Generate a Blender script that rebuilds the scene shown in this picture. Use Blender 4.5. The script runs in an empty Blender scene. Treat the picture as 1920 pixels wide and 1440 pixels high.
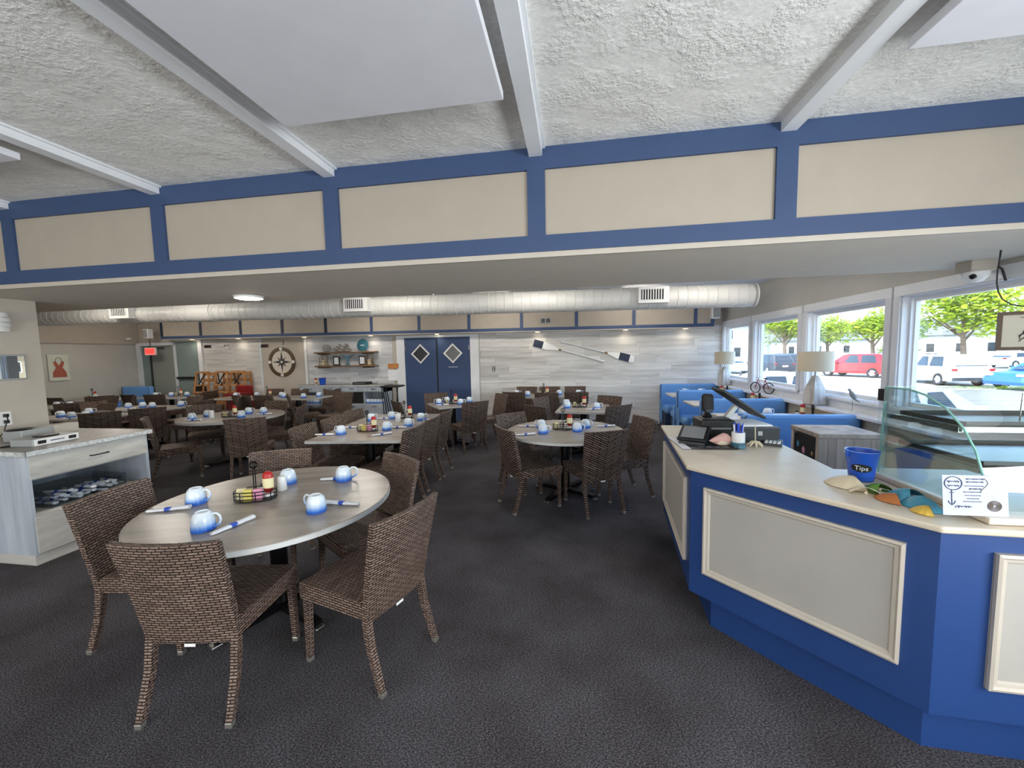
import bpy, bmesh, math, random
from mathutils import Matrix, Vector
random.seed(7)
S = bpy.context.scene
COL = S.collection
PI = math.pi
R = math.radians

# ------------------------------------------------------------------ camera
F_PX, YAW, PITCH, ROLL, EYE = 725.0, .15758, -.07985, -.02049, 1.65
def cam_axes():
    cy, sy, cp, sp = math.cos(YAW), math.sin(YAW), math.cos(PITCH), math.sin(PITCH)
    f = Vector((-sy*cp, cy*cp, sp)); r = Vector((cy, sy, 0)); u = r.cross(f)
    return r*math.cos(ROLL)+u*math.sin(ROLL), u*math.cos(ROLL)-r*math.sin(ROLL), f
CR, CU, CF = cam_axes()
cam_d = bpy.data.cameras.new('camera'); cam = bpy.data.objects.new('camera', cam_d); COL.objects.link(cam)
cam_d.sensor_width = 36; cam_d.lens = F_PX/1920*36; cam_d.clip_start = .05; cam_d.clip_end = 500
cam.matrix_world = Matrix(((CR.x, CU.x, -CF.x, 0), (CR.y, CU.y, -CF.y, 0), (CR.z, CU.z, -CF.z, EYE), (0, 0, 0, 1)))
S.camera = cam
def px(p):
    d = Vector(p)-Vector((0, 0, EYE))
    return 960+F_PX*d.dot(CR)/max(.01, d.dot(CF))

# ------------------------------------------------------------------ world, sun, window stand-in lights, exposure
w = bpy.data.worlds.new('sky'); S.world = w; w.use_nodes = True
nt = w.node_tree; bg = nt.nodes['Background']
sky = nt.nodes.new('ShaderNodeTexSky'); sky.sky_type = 'NISHITA'; sky.sun_disc = False
sky.sun_elevation = R(48); sky.sun_rotation = R(225); sky.air_density = 1.0; sky.dust_density = 2.0; sky.ozone_density = .8
nt.links.new(sky.outputs[0], bg.inputs[0]); bg.inputs[1].default_value = 1.1
def lamp(name, kind, energy, loc, rot, color=(1, 1, 1), size=1, size_y=None, portal=False):
    d = bpy.data.lights.new(name, kind); d.energy = energy; d.color = color
    if kind == 'AREA':
        d.shape = 'RECTANGLE'; d.size = size; d.size_y = size_y or size
        if portal: d.cycles.is_portal = True
    o = bpy.data.objects.new(name, d); COL.objects.link(o); o.location = loc; o.rotation_euler = rot
    return o
sun = lamp('sun', 'SUN', 4.2, (-20, -20, 30), (0, 0, 0), (1, .95, .86)); sun.data.angle = R(.6)
sun.rotation_euler = Vector((.62, .48, -.80)).to_track_quat('-Z', 'Y').to_euler()
# added area lights standing in for daylight from unseen rear and window-wall windows
lamp('rear_window_stand_in', 'AREA', 190, (-2.6, -4.35, 1.4), (R(116), 0, 0), (.95, .98, 1), 6.4, 1.5)
lamp('side_window_stand_in', 'AREA', 235, (3.1, -1.5, 1.5), (0, R(107), 0), (.90, .96, 1), 1.1, 4.6)
S.view_settings.view_transform = 'Standard'; S.view_settings.look = 'None'
S.view_settings.exposure = .58; S.view_settings.gamma = 1; S.view_settings.use_curve_mapping = False
S.cycles.max_bounces = 8; S.cycles.diffuse_bounces = 5; S.cycles.glossy_bounces = 3; S.cycles.transparent_max_bounces = 16
S.cycles.transmission_bounces = 4; S.cycles.caustics_reflective = False; S.cycles.caustics_refractive = False
S.cycles.sample_clamp_indirect = 6

# ------------------------------------------------------------------ materials
def lin(hx):
    c = [int(hx[i:i+2], 16)/255 for i in (0, 2, 4)]
    return tuple(x/12.92 if x <= .04045 else ((x+.055)/1.055)**2.4 for x in c)+(1,)
M = {}
class NT:
    def __init__(s, name, rough=.6, metal=0, spec=.5):
        m = bpy.data.materials.new(name); m.use_nodes = True; M[name] = m
        s.m = m; s.t = m.node_tree; s.b = s.t.nodes['Principled BSDF']
        s.b.inputs['Roughness'].default_value = rough; s.b.inputs['Metallic'].default_value = metal
        s.b.inputs['Specular IOR Level'].default_value = spec
    def n(s, typ, **kw):
        x = s.t.nodes.new('ShaderNode'+typ)
        for k, v in kw.items():
            if k.startswith('i_'): x.inputs[k[2:].replace('_', ' ')].default_value = v
            else: setattr(x, k, v)
        return x
    def l(s, a, b): s.t.links.new(a, b)
    def coord(s, kind='Object', scale=(1, 1, 1), rot=(0, 0, 0)):
        c = s.n('TexCoord'); mp = s.n('Mapping'); mp.inputs['Scale'].default_value = scale; mp.inputs['Rotation'].default_value = rot
        s.l(c.outputs[kind], mp.inputs[0]); return mp.outputs[0]
    def ramp(s, fac, stops):
        r = s.n('ValToRGB'); e = r.color_ramp.elements
        e[0].position, e[0].color = stops[0][0], lin(stops[0][1]); e[1].position, e[1].color = stops[-1][0], lin(stops[-1][1])
        for p, c in stops[1:-1]:
            k = e.new(p); k.color = lin(c)
        s.l(fac, r.inputs[0]); return r.outputs[0]
    def col(s, out): s.l(out, s.b.inputs['Base Color'])
    def bump(s, h, strength=.3, dist=.01):
        b = s.n('Bump'); b.inputs['Strength'].default_value = strength; b.inputs['Distance'].default_value = dist
        s.l(h, b.inputs['Height']); s.l(b.outputs[0], s.b.inputs['Normal'])
def plain(name, hx, rough=.6, metal=0, spec=.5, noise=.06, nscale=6):
    t = NT(name, rough, metal, spec); t.b.inputs['Base Color'].default_value = lin(hx)
    if noise:
        n = t.n('TexNoise', i_Scale=nscale, i_Detail=3.0); t.l(t.coord(), n.inputs['Vector'])
        mx = t.n('MixRGB', blend_type='MULTIPLY'); mx.inputs[0].default_value = noise*2; mx.inputs[1].default_value = lin(hx)
        t.l(n.outputs[0], mx.inputs[2]); t.col(mx.outputs[0])
    return t
def emit(name, hx, strength):
    t = NT(name, .5); t.b.inputs['Base Color'].default_value = lin(hx)
    t.b.inputs['Emission Color'].default_value = lin(hx); t.b.inputs['Emission Strength'].default_value = strength
def glass(name, hx='ffffff', refl=.06, rough=.0):
    m = bpy.data.materials.new(name); m.use_nodes = True; M[name] = m; t = m.node_tree
    for x in list(t.nodes): t.nodes.remove(x)
    o = t.nodes.new('ShaderNodeOutputMaterial'); tr = t.nodes.new('ShaderNodeBsdfTransparent'); gl = t.nodes.new('ShaderNodeBsdfGlossy')
    tr.inputs[0].default_value = lin(hx); gl.inputs['Roughness'].default_value = rough
    mx = t.nodes.new('ShaderNodeMixShader'); fr = t.nodes.new('ShaderNodeLayerWeight'); fr.inputs[0].default_value = .25
    mu = t.nodes.new('ShaderNodeMath'); mu.operation = 'MULTIPLY_ADD'; mu.inputs[1].default_value = .35; mu.inputs[2].default_value = refl
    t.links.new(fr.outputs['Fresnel'], mu.inputs[0]); t.links.new(mu.outputs[0], mx.inputs[0])
    t.links.new(tr.outputs[0], mx.inputs[1]); t.links.new(gl.outputs[0], mx.inputs[2]); t.links.new(mx.outputs[0], o.inputs[0])
# plain paints
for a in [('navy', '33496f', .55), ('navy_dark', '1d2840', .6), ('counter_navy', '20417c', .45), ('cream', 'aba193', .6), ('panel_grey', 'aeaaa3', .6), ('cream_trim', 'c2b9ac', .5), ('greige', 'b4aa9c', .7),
          ('greige_light', 'bdb5a9', .7), ('grey_wall', 'bab8b1', .7), ('soffit_paint', 'e0d8ca', .75), ('white_paint', 'e9ebee', .45), ('trim_grey', 'dadde2', .45),
          ('white_gloss', 'f0f0ee', .3), ('panel_white', 'e2e2e8', .8), ('duct', 'dcdcd8', .4), ('door_teal', '7f8e8c', .5), ('door_grey', '8b8f89', .55),
          ('black', '0c0c0d', .4), ('black_matte', '141415', .7), ('charcoal', '2a2c30', .5), ('dark_grey', '3e4146', .5), ('mid_grey', '7d8084', .5),
          ('red', 'b01818', .35), ('red_dark', '7c1014', .5), ('yellow', 'e0cf6a', .5), ('cream_paper', 'e6dcae', .7), ('pink_paper', 'e49ab6', .7), ('blue_paper', 'a9bfe8', .7),
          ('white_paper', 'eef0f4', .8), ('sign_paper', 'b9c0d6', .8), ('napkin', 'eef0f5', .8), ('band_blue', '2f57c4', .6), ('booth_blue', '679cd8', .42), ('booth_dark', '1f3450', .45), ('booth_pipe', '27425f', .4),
          ('brass', '8a6a3c', .4), ('steel_wall', '9da1a0', .4), ('orange_wood', 'c08048', .55), ('pale_wood', 'd0b58e', .55), ('tan', 'c4b59b', .7), ('shade', 'c9bda6', .8),
          ('teal_paint', '2d6878', .5), ('glaze_tail', '4d7f95', .4), ('shell_cream', 'dccdb0', .45), ('shell_pink', 'd9aba0', .5), ('shell_green', '5f8a35', .45), ('shell_orange', 'b8703a', .5),
          ('shell_blue', '4a93ad', .4), ('shell_yellow', 'd7b24a', .45), ('bucket_blue', '2458c4', .25), ('ink', '3b4464', .7), ('ink_brown', '6e6258', .7), ('blue_pen', '1f45c8', .3),
          ('frame_brown', '5b4632', .5), ('print_paper', 'd9d2bf', .8), ('octopus_ink', '2d3b33', .8), ('dress_red', 'a05645', .8), ('canvas', 'cfd3c4', .85), ('fish_wood', '8d867a', .6),
          ('asphalt', 'a29a8c', .9), ('kerb', 'b8b4ac', .9), ('tyre', '1b1b1c', .7), ('rim', 'b8bcc0', .3), ('tail_red', '8e1a18', .3), ('car_white', 'cfd2d6', .2), ('car_red', '86131f', .22),
          ('car_blue', '1d5590', .22), ('car_dark', '363b42', .25), ('car_silver', 'aeb6bb', .22), ('car_glass', '1e2a33', .08), ('bark', '6a5a4c', .9), ('roof_grey', '6e6f72', .8),
          ('house_cream', 'ded6c8', .8), ('house_white', 'e6e4df', .7), ('stone_tan', 'b6a488', .8), ('bike_red', '9a3030', .4), ('gull_grey', '8a9096', .6), ('strap', '101012', .8)]:
    plain(a[0], a[1], a[2])
plain('chrome', 'c8c8c8', .22, 1, noise=0); plain('steel', '9a9a98', .35, 1, noise=.03); plain('foot_cap', 'b9b4ac', .3, .8, noise=0)
plain('black_metal', '0e0e10', .3, .3, noise=0); plain('glass_edge', '7fb5ab', .15, noise=0); plain('case_tray', '3a4046', .3, noise=.05)
glass('window_glass', 'f4fbff', .03); glass('case_glass', 'eff8f6', .05); glass('clear_plastic', 'f4f7f9', .03, .1)
glass('door_pane', 'b9c4c8', .3)
emit('disc_light', 'fff4e4', 50); emit('strip_light', 'fff6ea', 34); emit('downlight_glow', 'ffeccc', 5); emit('exit_red', 'ff3b34', 1.6)

def streak(name, c0, c1, c2, scale, rough=.5, bump=.05, rnd=.0):
    t = NT(name, rough)
    v = t.coord('Object', scale)
    if rnd:
        oi = t.n('ObjectInfo'); ad = t.n('VectorMath', operation='ADD'); mu = t.n('VectorMath', operation='SCALE'); cb = t.n('CombineXYZ')
        for i in range(3): t.l(oi.outputs['Random'], cb.inputs[i])
        mu.inputs['Scale'].default_value = 37; t.l(cb.outputs[0], mu.inputs[0]); t.l(v, ad.inputs[0]); t.l(mu.outputs[0], ad.inputs[1]); v = ad.outputs[0]
    n = t.n('TexNoise', i_Scale=1.0, i_Detail=6.0, i_Roughness=.62); t.l(v, n.inputs['Vector'])
    c = t.ramp(n.outputs[0], [(.28, c0), (.5, c1), (.72, c2)])
    if rnd:
        hs = t.n('HueSaturation'); mr = t.n('MapRange'); mr.inputs['To Min'].default_value = 1-rnd; mr.inputs['To Max'].default_value = 1+rnd
        t.l(oi.outputs['Random'], mr.inputs[0]); t.l(mr.outputs[0], hs.inputs['Value']); t.l(c, hs.inputs['Color']); c = hs.outputs[0]
    t.col(c); t.bump(n.outputs[0], bump, .01); return t
streak('plank', 'b3b1ad', 'd0cecb', 'e2e1de', (1.2, 4, 16), .6, .12, .13)
streak('plank_cool', '9da0a5', 'c6c8cb', 'dddee0', (1.2, 4, 14), .6, .1, .1)
streak('table_top', '857d74', '9b938a', 'afa79e', (1.2, 7, 4), .26, .02)
streak('table_edge', 'a5a6a6', 'bdbebd', 'cfd0ce', (2, 2, 10), .5)
streak('counter_top', 'c2b49e', 'd2c6b2', 'dccfbd', (2, 2.5, 4), .35, .02)
streak('cabinet_wood', 'a8a49d', 'bdb9b2', 'cbc8c2', (1, 3, 14), .55, .06)
streak('cabinet_side', '9aa2ae', 'b3bac4', 'c6ccd4', (9, 9, .8), .5, .06)
streak('granite_edge', '8d8f90', 'c4c6c6', 'dfe0de', (38, 38, 38), .4)
streak('granite_top', '5f5a55', '7b756e', '8f8980', (14, 14, 14), .28, 0)
streak('crate_wood', '8f8378', 'b3a697', 'c9beb1', (9, 9, .7), .65, .1, .12)
streak('lamp_wood', '8e8982', 'bdbab6', 'dad9d6', (16, 16, 2), .6, .1)
streak('highchair_wood', '8a5c34', 'a87444', 'bd8c5a', (12, 12, 1.5), .45, .05)
streak('shelf_wood', '5e4630', '7c5f42', '947554', (1.5, 12, 12), .6, .1)
streak('shingle', '8b928f', 'a3aaa7', 'b6bcb8', (3, 3, 22), .85, .2)
# stippled ceiling
t = NT('ceiling_stucco', .85); v = t.coord('Object', (1, 1, 1))
n1 = t.n('TexNoise', i_Scale=46.0, i_Detail=4.0, i_Roughness=.65); t.l(v, n1.inputs['Vector'])
n2 = t.n('TexNoise', i_Scale=5.5, i_Detail=3.0); t.l(v, n2.inputs['Vector'])
mu = t.n('Math', operation='MULTIPLY'); mr = t.n('MapRange'); mr.inputs[1].default_value = .38; mr.inputs[2].default_value = .62; mr.inputs[3].default_value = .2
t.l(n2.outputs[0], mr.inputs[0]); t.l(n1.outputs[0], mu.inputs[0]); t.l(mr.outputs[0], mu.inputs[1])
t.col(t.ramp(n1.outputs[0], [(.3, 'e0dfda'), (.7, 'f2f1ed')])); t.bump(mu.outputs[0], 1.0, .012)
# carpet
t = NT('carpet', .95, spec=.15); v = t.coord('Object', (1, 1, 1))
n1 = t.n('TexNoise', i_Scale=150.0, i_Detail=3.0, i_Roughness=.7); t.l(t.coord('Object', (.7, 1.3, 1)), n1.inputs['Vector'])
n2 = t.n('TexNoise', i_Scale=2.2, i_Detail=3.0); t.l(v, n2.inputs['Vector'])
c1 = t.ramp(n1.outputs[0], [(.34, '1f1e20'), (.5, '535156'), (.68, '8a878e')]); c2 = t.ramp(n2.outputs[0], [(.3, 'c9c4bf'), (.7, 'ffffff')])
mx = t.n('MixRGB', blend_type='MULTIPLY'); mx.inputs[0].default_value = 1; t.l(c1, mx.inputs[1]); t.l(c2, mx.inputs[2]); t.col(mx.outputs[0]); t.bump(n1.outputs[0], .9, .01)
# woven resin wicker: brick weave and chevron weave
def weave(name, chevron):
    t = NT(name, .62, spec=.35); uv = t.n('TexCoord').outputs['UV']
    br = t.n('TexBrick', offset=.5)
    vec = uv
    if chevron:
        sp = t.n('SeparateXYZ'); cb = t.n('CombineXYZ'); ab = t.n('Math', operation='ABSOLUTE'); ma = t.n('Math', operation='MULTIPLY_ADD'); ma.inputs[1].default_value = -.5
        t.l(uv, sp.inputs[0]); t.l(sp.outputs[0], ab.inputs[0]); t.l(ab.outputs[0], ma.inputs[0]); t.l(sp.outputs[1], ma.inputs[2])
        t.l(sp.outputs[0], cb.inputs[0]); t.l(ma.outputs[0], cb.inputs[1]); vec = cb.outputs[0]
        bw, rh, mo = .16, .023, .0075
    else: bw, rh, mo = .04, .0135, .0030
    t.l(vec, br.inputs['Vector'])
    for k, x in (('Scale', 1), ('Brick Width', bw), ('Row Height', rh), ('Mortar Size', mo), ('Mortar Smooth', .6), ('Bias', 0)): br.inputs[k].default_value = x
    br.inputs['Color1'].default_value = lin('6a564b'); br.inputs['Color2'].default_value = lin('8d776b'); br.inputs['Mortar'].default_value = lin('120d0a')
    t.col(br.outputs['Color']); iv = t.n('Math', operation='SUBTRACT'); iv.inputs[0].default_value = 1; t.l(br.outputs['Fac'], iv.inputs[1]); t.bump(iv.outputs[0], .9, .006)
weave('wicker', False); weave('wicker_chevron', True)
# glazed cup: blue rim running into white (glaze, by height on the cup)
t = NT('cup_glaze', .18); sp = t.n('SeparateXYZ'); t.l(t.n('TexCoord').outputs['Object'], sp.inputs[0])
n = t.n('TexNoise', i_Scale=90.0, i_Detail=2.0); t.l(t.coord('Object', (1, 1, .1)), n.inputs['Vector'])
ma = t.n('Math', operation='MULTIPLY_ADD'); ma.inputs[1].default_value = .018; t.l(n.outputs[0], ma.inputs[0]); t.l(sp.outputs[2], ma.inputs[2])
mr = t.n('MapRange'); mr.inputs[1].default_value = .022; mr.inputs[2].default_value = .085; t.l(ma.outputs[0], mr.inputs[0])
t.col(t.ramp(mr.outputs[0], [(0, '2f66c8'), (.22, '6f9de0'), (.5, 'c3d6ee'), (1, 'dfe8f0')]))
# leaves
def leafmat(name, a, b):
    t = NT(name, .6); n = t.n('TexNoise', i_Scale=1.5, i_Detail=2.0); t.l(t.coord(), n.inputs['Vector']); c = t.ramp(n.outputs[0], [(.35, a), (.65, b)]); t.col(c)
    tl = t.n('BsdfTranslucent'); t.l(c, tl.inputs[0]); mx = t.n('MixShader'); mx.inputs[0].default_value = .45
    out = t.t.nodes['Material Output']; t.l(t.b.outputs[0], mx.inputs[1]); t.l(tl.outputs[0], mx.inputs[2]); t.l(mx.outputs[0], out.inputs[0])
leafmat('leaf', '6f8c12', 'aab81e'); leafmat('leaf_dark', '55701a', '86962a')

# ------------------------------------------------------------------ mesh helpers
class MB:
    def __init__(s): s.v = []; s.f = []; s.s = []
    def add(s, vs, fs, smooth=False):
        o = len(s.v); s.v += [tuple(x) for x in vs]; s.f += [tuple(i+o for i in f) for f in fs]; s.s += [smooth]*len(fs); return s
    def box(s, c, d, rz=0, bevel=0, rx=0, ry=0):
        m = Matrix.Translation(c) @ Matrix.Rotation(rz, 4, 'Z') @ Matrix.Rotation(ry, 4, 'Y') @ Matrix.Rotation(rx, 4, 'X')
        if bevel:
            bm = bmesh.new(); bmesh.ops.create_cube(bm, size=1); bmesh.ops.scale(bm, vec=d, verts=bm.verts)
            bmesh.ops.bevel(bm, geom=bm.edges[:], offset=bevel, segments=2, affect='EDGES', profile=.5)
            bm.verts.index_update(); s.add([m @ v.co for v in bm.verts], [[v.index for v in f.verts] for f in bm.faces]); bm.free(); return s
        x, y, z = d[0]/2, d[1]/2, d[2]/2
        vs = [m @ Vector(p) for p in ((-x, -y, -z), (x, -y, -z), (x, y, -z), (-x, y, -z), (-x, -y, z), (x, -y, z), (x, y, z), (-x, y, z))]
        return s.add(vs, [(0, 3, 2, 1), (4, 5, 6, 7), (0, 1, 5, 4), (1, 2, 6, 5), (2, 3, 7, 6), (3, 0, 4, 7)])
    def bb(s, x0, x1, y0, y1, z0, z1, bevel=0):
        return s.box(((x0+x1)/2, (y0+y1)/2, (z0+z1)/2), (abs(x1-x0), abs(y1-y0), abs(z1-z0)), bevel=bevel)
    def bar(s, p, q, a, b, a2=None, b2=None, up=(0, 0, 1)):
        p, q = Vector(p), Vector(q); d = (q-p).normalized(); u = Vector(up)
        if abs(d.dot(u)) > .98: u = Vector((0, 1, 0))
        sx = d.cross(u).normalized(); sy = sx.cross(d); a2 = a if a2 is None else a2; b2 = b if b2 is None else b2
        vs = [p+sx*i*a/2+sy*j*b/2 for i, j in ((-1, -1), (1, -1), (1, 1), (-1, 1))]+[q+sx*i*a2/2+sy*j*b2/2 for i, j in ((-1, -1), (1, -1), (1, 1), (-1, 1))]
        return s.add(vs, [(0, 3, 2, 1), (4, 5, 6, 7), (0, 1, 5, 4), (1, 2, 6, 5), (2, 3, 7, 6), (3, 0, 4, 7)])
    def tube(s, pts, r, n=8, closed=False):
        pts = [Vector(p) for p in pts]; N = len(pts); rs = r if isinstance(r, (list, tuple)) else [r]*N; vs = []; nrm = None
        for i, p in enumerate(pts):
            a = pts[i-1] if (i > 0 or closed) else p; b = pts[(i+1) % N] if (i < N-1 or closed) else p
            d = (b-a).normalized()
            if nrm is None: nrm = d.orthogonal().normalized()
            nrm = (nrm-d*nrm.dot(d)).normalized(); bi = d.cross(nrm)
            vs += [p+(nrm*math.cos(2*PI*k/n)+bi*math.sin(2*PI*k/n))*rs[i] for k in range(n)]
        fs = [(i*n+k, i*n+(k+1) % n, ((i+1) % N)*n+(k+1) % n, ((i+1) % N)*n+k) for i in range(N if closed else N-1) for k in range(n)]
        s.add(vs, fs, True)
        if not closed: s.add([vs[k] for k in range(n)], [tuple(range(n))[::-1]]); s.add(vs[-n:], [tuple(range(n))])
        return s
    def lathe(s, prof, n=20, c=(0, 0, 0), sx=1, sy=1, m=None, ring=False):
        vs = []
        for r, z in prof:
            for k in range(n):
                p = Vector((c[0]+r*sx*math.cos(2*PI*k/n), c[1]+r*sy*math.sin(2*PI*k/n), c[2]+z)); vs.append(m @ p if m else p)
        N = len(prof); s.add(vs, [(i*n+k, i*n+(k+1) % n, ((i+1) % N)*n+(k+1) % n, ((i+1) % N)*n+k) for i in range(N if ring else N-1) for k in range(n)], True)
        if ring: return s
        if prof[0][0] > 1e-4: s.add(vs[:n], [tuple(range(n))[::-1]])
        if prof[-1][0] > 1e-4: s.add(vs[-n:], [tuple(range(n))])
        return s
    def prism(s, poly, z0, z1, m=None):
        n = len(poly); vs = [Vector((x, y, z0)) for x, y in poly]+[Vector((x, y, z1)) for x, y in poly]
        if m: vs = [m @ v for v in vs]
        return s.add(vs, [tuple(range(n))[::-1], tuple(range(n, 2*n))]+[(i, (i+1) % n, n+(i+1) % n, n+i) for i in range(n)])
    def grid(s, fn, nu, nv, smooth=True):
        vs = [fn(i/nu, j/nv) for j in range(nv+1) for i in range(nu+1)]
        return s.add(vs, [(j*(nu+1)+i, j*(nu+1)+i+1, (j+1)*(nu+1)+i+1, (j+1)*(nu+1)+i) for j in range(nv) for i in range(nu)], smooth)
    def mesh(s, name, mat, sharp=40):
        me = bpy.data.meshes.new(name); me.from_pydata(s.v, [], s.f); me.update()
        if any(s.s):
            me.polygons.foreach_set('use_smooth', s.s); me.set_sharp_from_angle(angle=R(sharp))
        uv = me.uv_layers.new(name='UVMap').data
        for p in me.polygons:
            n = p.normal; ax = max(range(3), key=lambda i: abs(n[i]))
            for li in p.loop_indices:
                c = me.vertices[me.loops[li].vertex_index].co
                uv[li].uv = ((c.y, c.z), (c.x, c.z), (c.x, c.y))[ax]
        if mat: me.materials.append(M[mat])
        return me
    def build(s, name, mat, parent=None, loc=None, rz=0):
        o = bpy.data.objects.new(name, s.mesh(name, mat)); COL.objects.link(o)
        if parent: o.parent = parent
        if loc: o.location = loc
        if rz: o.rotation_euler.z = rz
        return o
def B(): return MB()
def tag(o, label, cat, group=None):
    o['label'] = label; o['category'] = cat
    if group: o['group'] = group
    return o
def thing(name, label, cat, loc=(0, 0, 0), rz=0, group=None):
    o = bpy.data.objects.new(name, None); COL.objects.link(o); o.empty_display_size = .1
    o.location = loc; o.rotation_euler.z = rz; return tag(o, label, cat, group)
def struct(o): o['kind'] = 'structure'; return o
def dup(o, loc, rz=0, parent=None):
    c = o.copy(); COL.objects.link(c)
    if parent is None: c.location = loc; c.rotation_euler.z = rz
    else: c.parent = parent
    for ch in list(o.children): dup(ch, None, 0, c)
    return c
def inst(me, name, parent=None, loc=(0, 0, 0), rz=0):
    o = bpy.data.objects.new(name, me); COL.objects.link(o); o.parent = parent; o.location = loc; o.rotation_euler.z = rz; return o
def text_mb(txt, size, depth=.0):
    c = bpy.data.curves.new('t', 'FONT'); c.body = txt; c.size = size; c.align_x = 'CENTER'; c.align_y = 'CENTER'; c.resolution_u = 3
    o = bpy.data.objects.new('t', c); COL.objects.link(o); dg = bpy.context.evaluated_depsgraph_get()
    me = bpy.data.meshes.new_from_object(o.evaluated_get(dg)); b = MB(); b.add([v.co.copy() for v in me.vertices], [tuple(p.vertices) for p in me.polygons])
    bpy.data.objects.remove(o); bpy.data.curves.remove(c); bpy.data.meshes.remove(me); return b
def xf(b, m): b.v = [tuple(m @ Vector(v)) for v in b.v]; return b
def ell(rx, ry, z, n=20): return [(rx*math.cos(2*PI*k/n), ry*math.sin(2*PI*k/n), z) for k in range(n)]
ORD = ['leftmost', 'second from left', 'third from left', 'fourth from left', 'fifth from left', 'sixth from left', 'seventh from left', 'eighth from left', 'ninth from left', 'tenth from left', 'eleventh from left', 'twelfth from left']
PENDING = {}
def later(o, base, tail=''): PENDING.setdefault((base, tail), []).append(o)
def flush_labels():
    bpy.context.view_layer.update()
    for (base, tail), os in PENDING.items():
        os.sort(key=lambda o: px(o.matrix_world.translation))
        for i, o in enumerate(os):
            o['label'] = base+tail if len(os) == 1 else f"{base}{tail}, {ORD[i]}"
# END_OF_HELPERS
# ------------------------------------------------------------------ room shell
XW, YB, XL = 3.2, 9.06, -11.95
struct(B().bb(-12.2, 3.36, -4.7, 9.2, -.06, 0).build('floor', 'carpet'))
struct(B().bb(-12.2, 3.36, -4.7, 2.62, 2.95, 3.05).build('ceiling', 'ceiling_stucco'))
struct(B().bb(-12.2, 3.36, 3.80, 9.2, 2.75, 2.85).build('ceiling_far', 'white_paint'))
so = struct(B().bb(-12.2, XW, 2.60, 3.84, 2.268, 2.40).build('ceiling_dropped', 'soffit_paint'))
B().bb(-12.2, XW, 3.74, 3.84, 2.40, 2.76).build('back_fascia', 'soffit_paint', so)
# --- front header: cream panels in a navy frame
HX = [-5.99, -4.545, -3.10, -1.665, -.226, 1.24, 2.70]
hd = struct(B().bb(-6.2, XW, 2.60, 2.70, 2.41, 2.97).build('wall_header', 'navy'))
B().bb(-6.2, XW, 2.565, 2.60, 2.815, 2.95).build('top_rail', 'navy', hd)
B().bb(-6.2, XW, 2.565, 2.60, 2.302, 2.405).build('bottom_rail', 'navy', hd)
B().bb(-6.2, XW, 2.575, 2.60, 2.268, 2.302).build('lower_bead', 'cream_trim', hd)
for i, x in enumerate(HX):
    B().bb(x-.057, x+.057, 2.565, 2.60, 2.405, 2.815).build('post', 'navy', hd)
    x1 = HX[i+1] if i < len(HX)-1 else XW+.1
    B().bb(x+.057, x1-.057, 2.583, 2.60, 2.405, 2.815).build('panel', 'cream', hd)
# --- exposed beams on the near ceiling
for i, x in enumerate(HX):
    t = struct(B().bb(x-.042, x+.042, -4.6, 2.565, 2.895, 2.952).build('trim_%d' % (i+1), 'white_paint'))
    B().bb(x+.042, x+.062, -4.6, 2.565, 2.938, 2.952).build('side_bead', 'white_paint', t)
# --- hung white ceiling panels
for k, (x0, x1, where) in enumerate([(-4.42, -3.20, 'far left'), (-1.46, -.315, 'middle'), (1.345, 2.55, 'far right')]):
    p = thing('ceiling_panel', f'flat white acoustic panel hung under the ceiling, {where}', 'ceiling panel', ((x0+x1)/2, .6, 2.84), 0, 'white ceiling panels')
    wd = (x1-x0)
    B().box((0, 0, .02), (wd, 2.6, .04), bevel=.004).build('board', 'panel_white', p)
    B().bb(-wd/2+.12, wd/2-.12, -1.15, 1.15, .04, .112).build('hanger_frame', 'white_paint', p)
# --- back wall
wb = struct(B().bb(-12.2, XW+.15, YB, YB+.14, 0, 2.85).build('wall_back', 'greige_light'))
def planks(x0, x1, z0, z1, mat, rowh=.178, ln=1.22, y=YB):
    z = z0; r = 0
    while z < z1-.02:
        zt = min(z+rowh, z1); x = x0-random.random()*ln
        while x < x1:
            a, b = max(x, x0), min(x+ln, x1)
            if b-a > .05:
                d = .012+random.random()*.003
                B().bb(a+.0012, b-.0012, y-d, y, z+.0012, zt-.0012).build('plank', mat, wb)
            x += ln
        z = zt; r += 1
planks(-2.2, XW, .12, 2.16, 'plank'); planks(-9.84, -8.12, .1, 2.2, 'plank'); planks(-6.74, -4.42, .94, 2.2, 'plank_cool')
struct(B().bb(-2.2, XW, YB-.02, YB, 0, .12).build('baseboard_back', 'trim_grey'))
B().bb(-6.83, -6.77, YB-.03, YB, 0, 2.2).build('corner_trim', 'white_paint', wb)
B().bb(-8.13, -8.08, YB-.02, YB, 0, 2.2).build('corner_trim', 'trim_grey', wb)
# far soffit band (hangs a little out of level, like the real one)
sf = struct(B().bb(-6.85, 6.85, .02, .26, 0, .62).build('wall_soffit', 'greige'))
sf.location = (-3.94, 8.78, 2.165); sf.rotation_euler.y = .0064
FX = [-10.80, -9.60, -8.41, -7.22, -6.02, -4.81, -3.60, -2.38, -1.15, .08, 1.31, 2.57, 2.91]
for i, x in enumerate(FX):
    lx = x+3.94
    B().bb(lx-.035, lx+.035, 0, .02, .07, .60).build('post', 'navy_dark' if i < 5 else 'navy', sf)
    if i < len(FX)-1:
        B().bb(lx+.035, FX[i+1]+3.94-.035, .012, .022, .07, .60).build('panel', 'cream', sf)
B().bb(-6.89, 6.88, 0, .02, .0, .07).build('bottom_rail', 'navy', sf)
B().bb(-6.85, 6.85, .004, .26, -.02, 0).build('lower_bead', 'cream_trim', sf)
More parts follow.
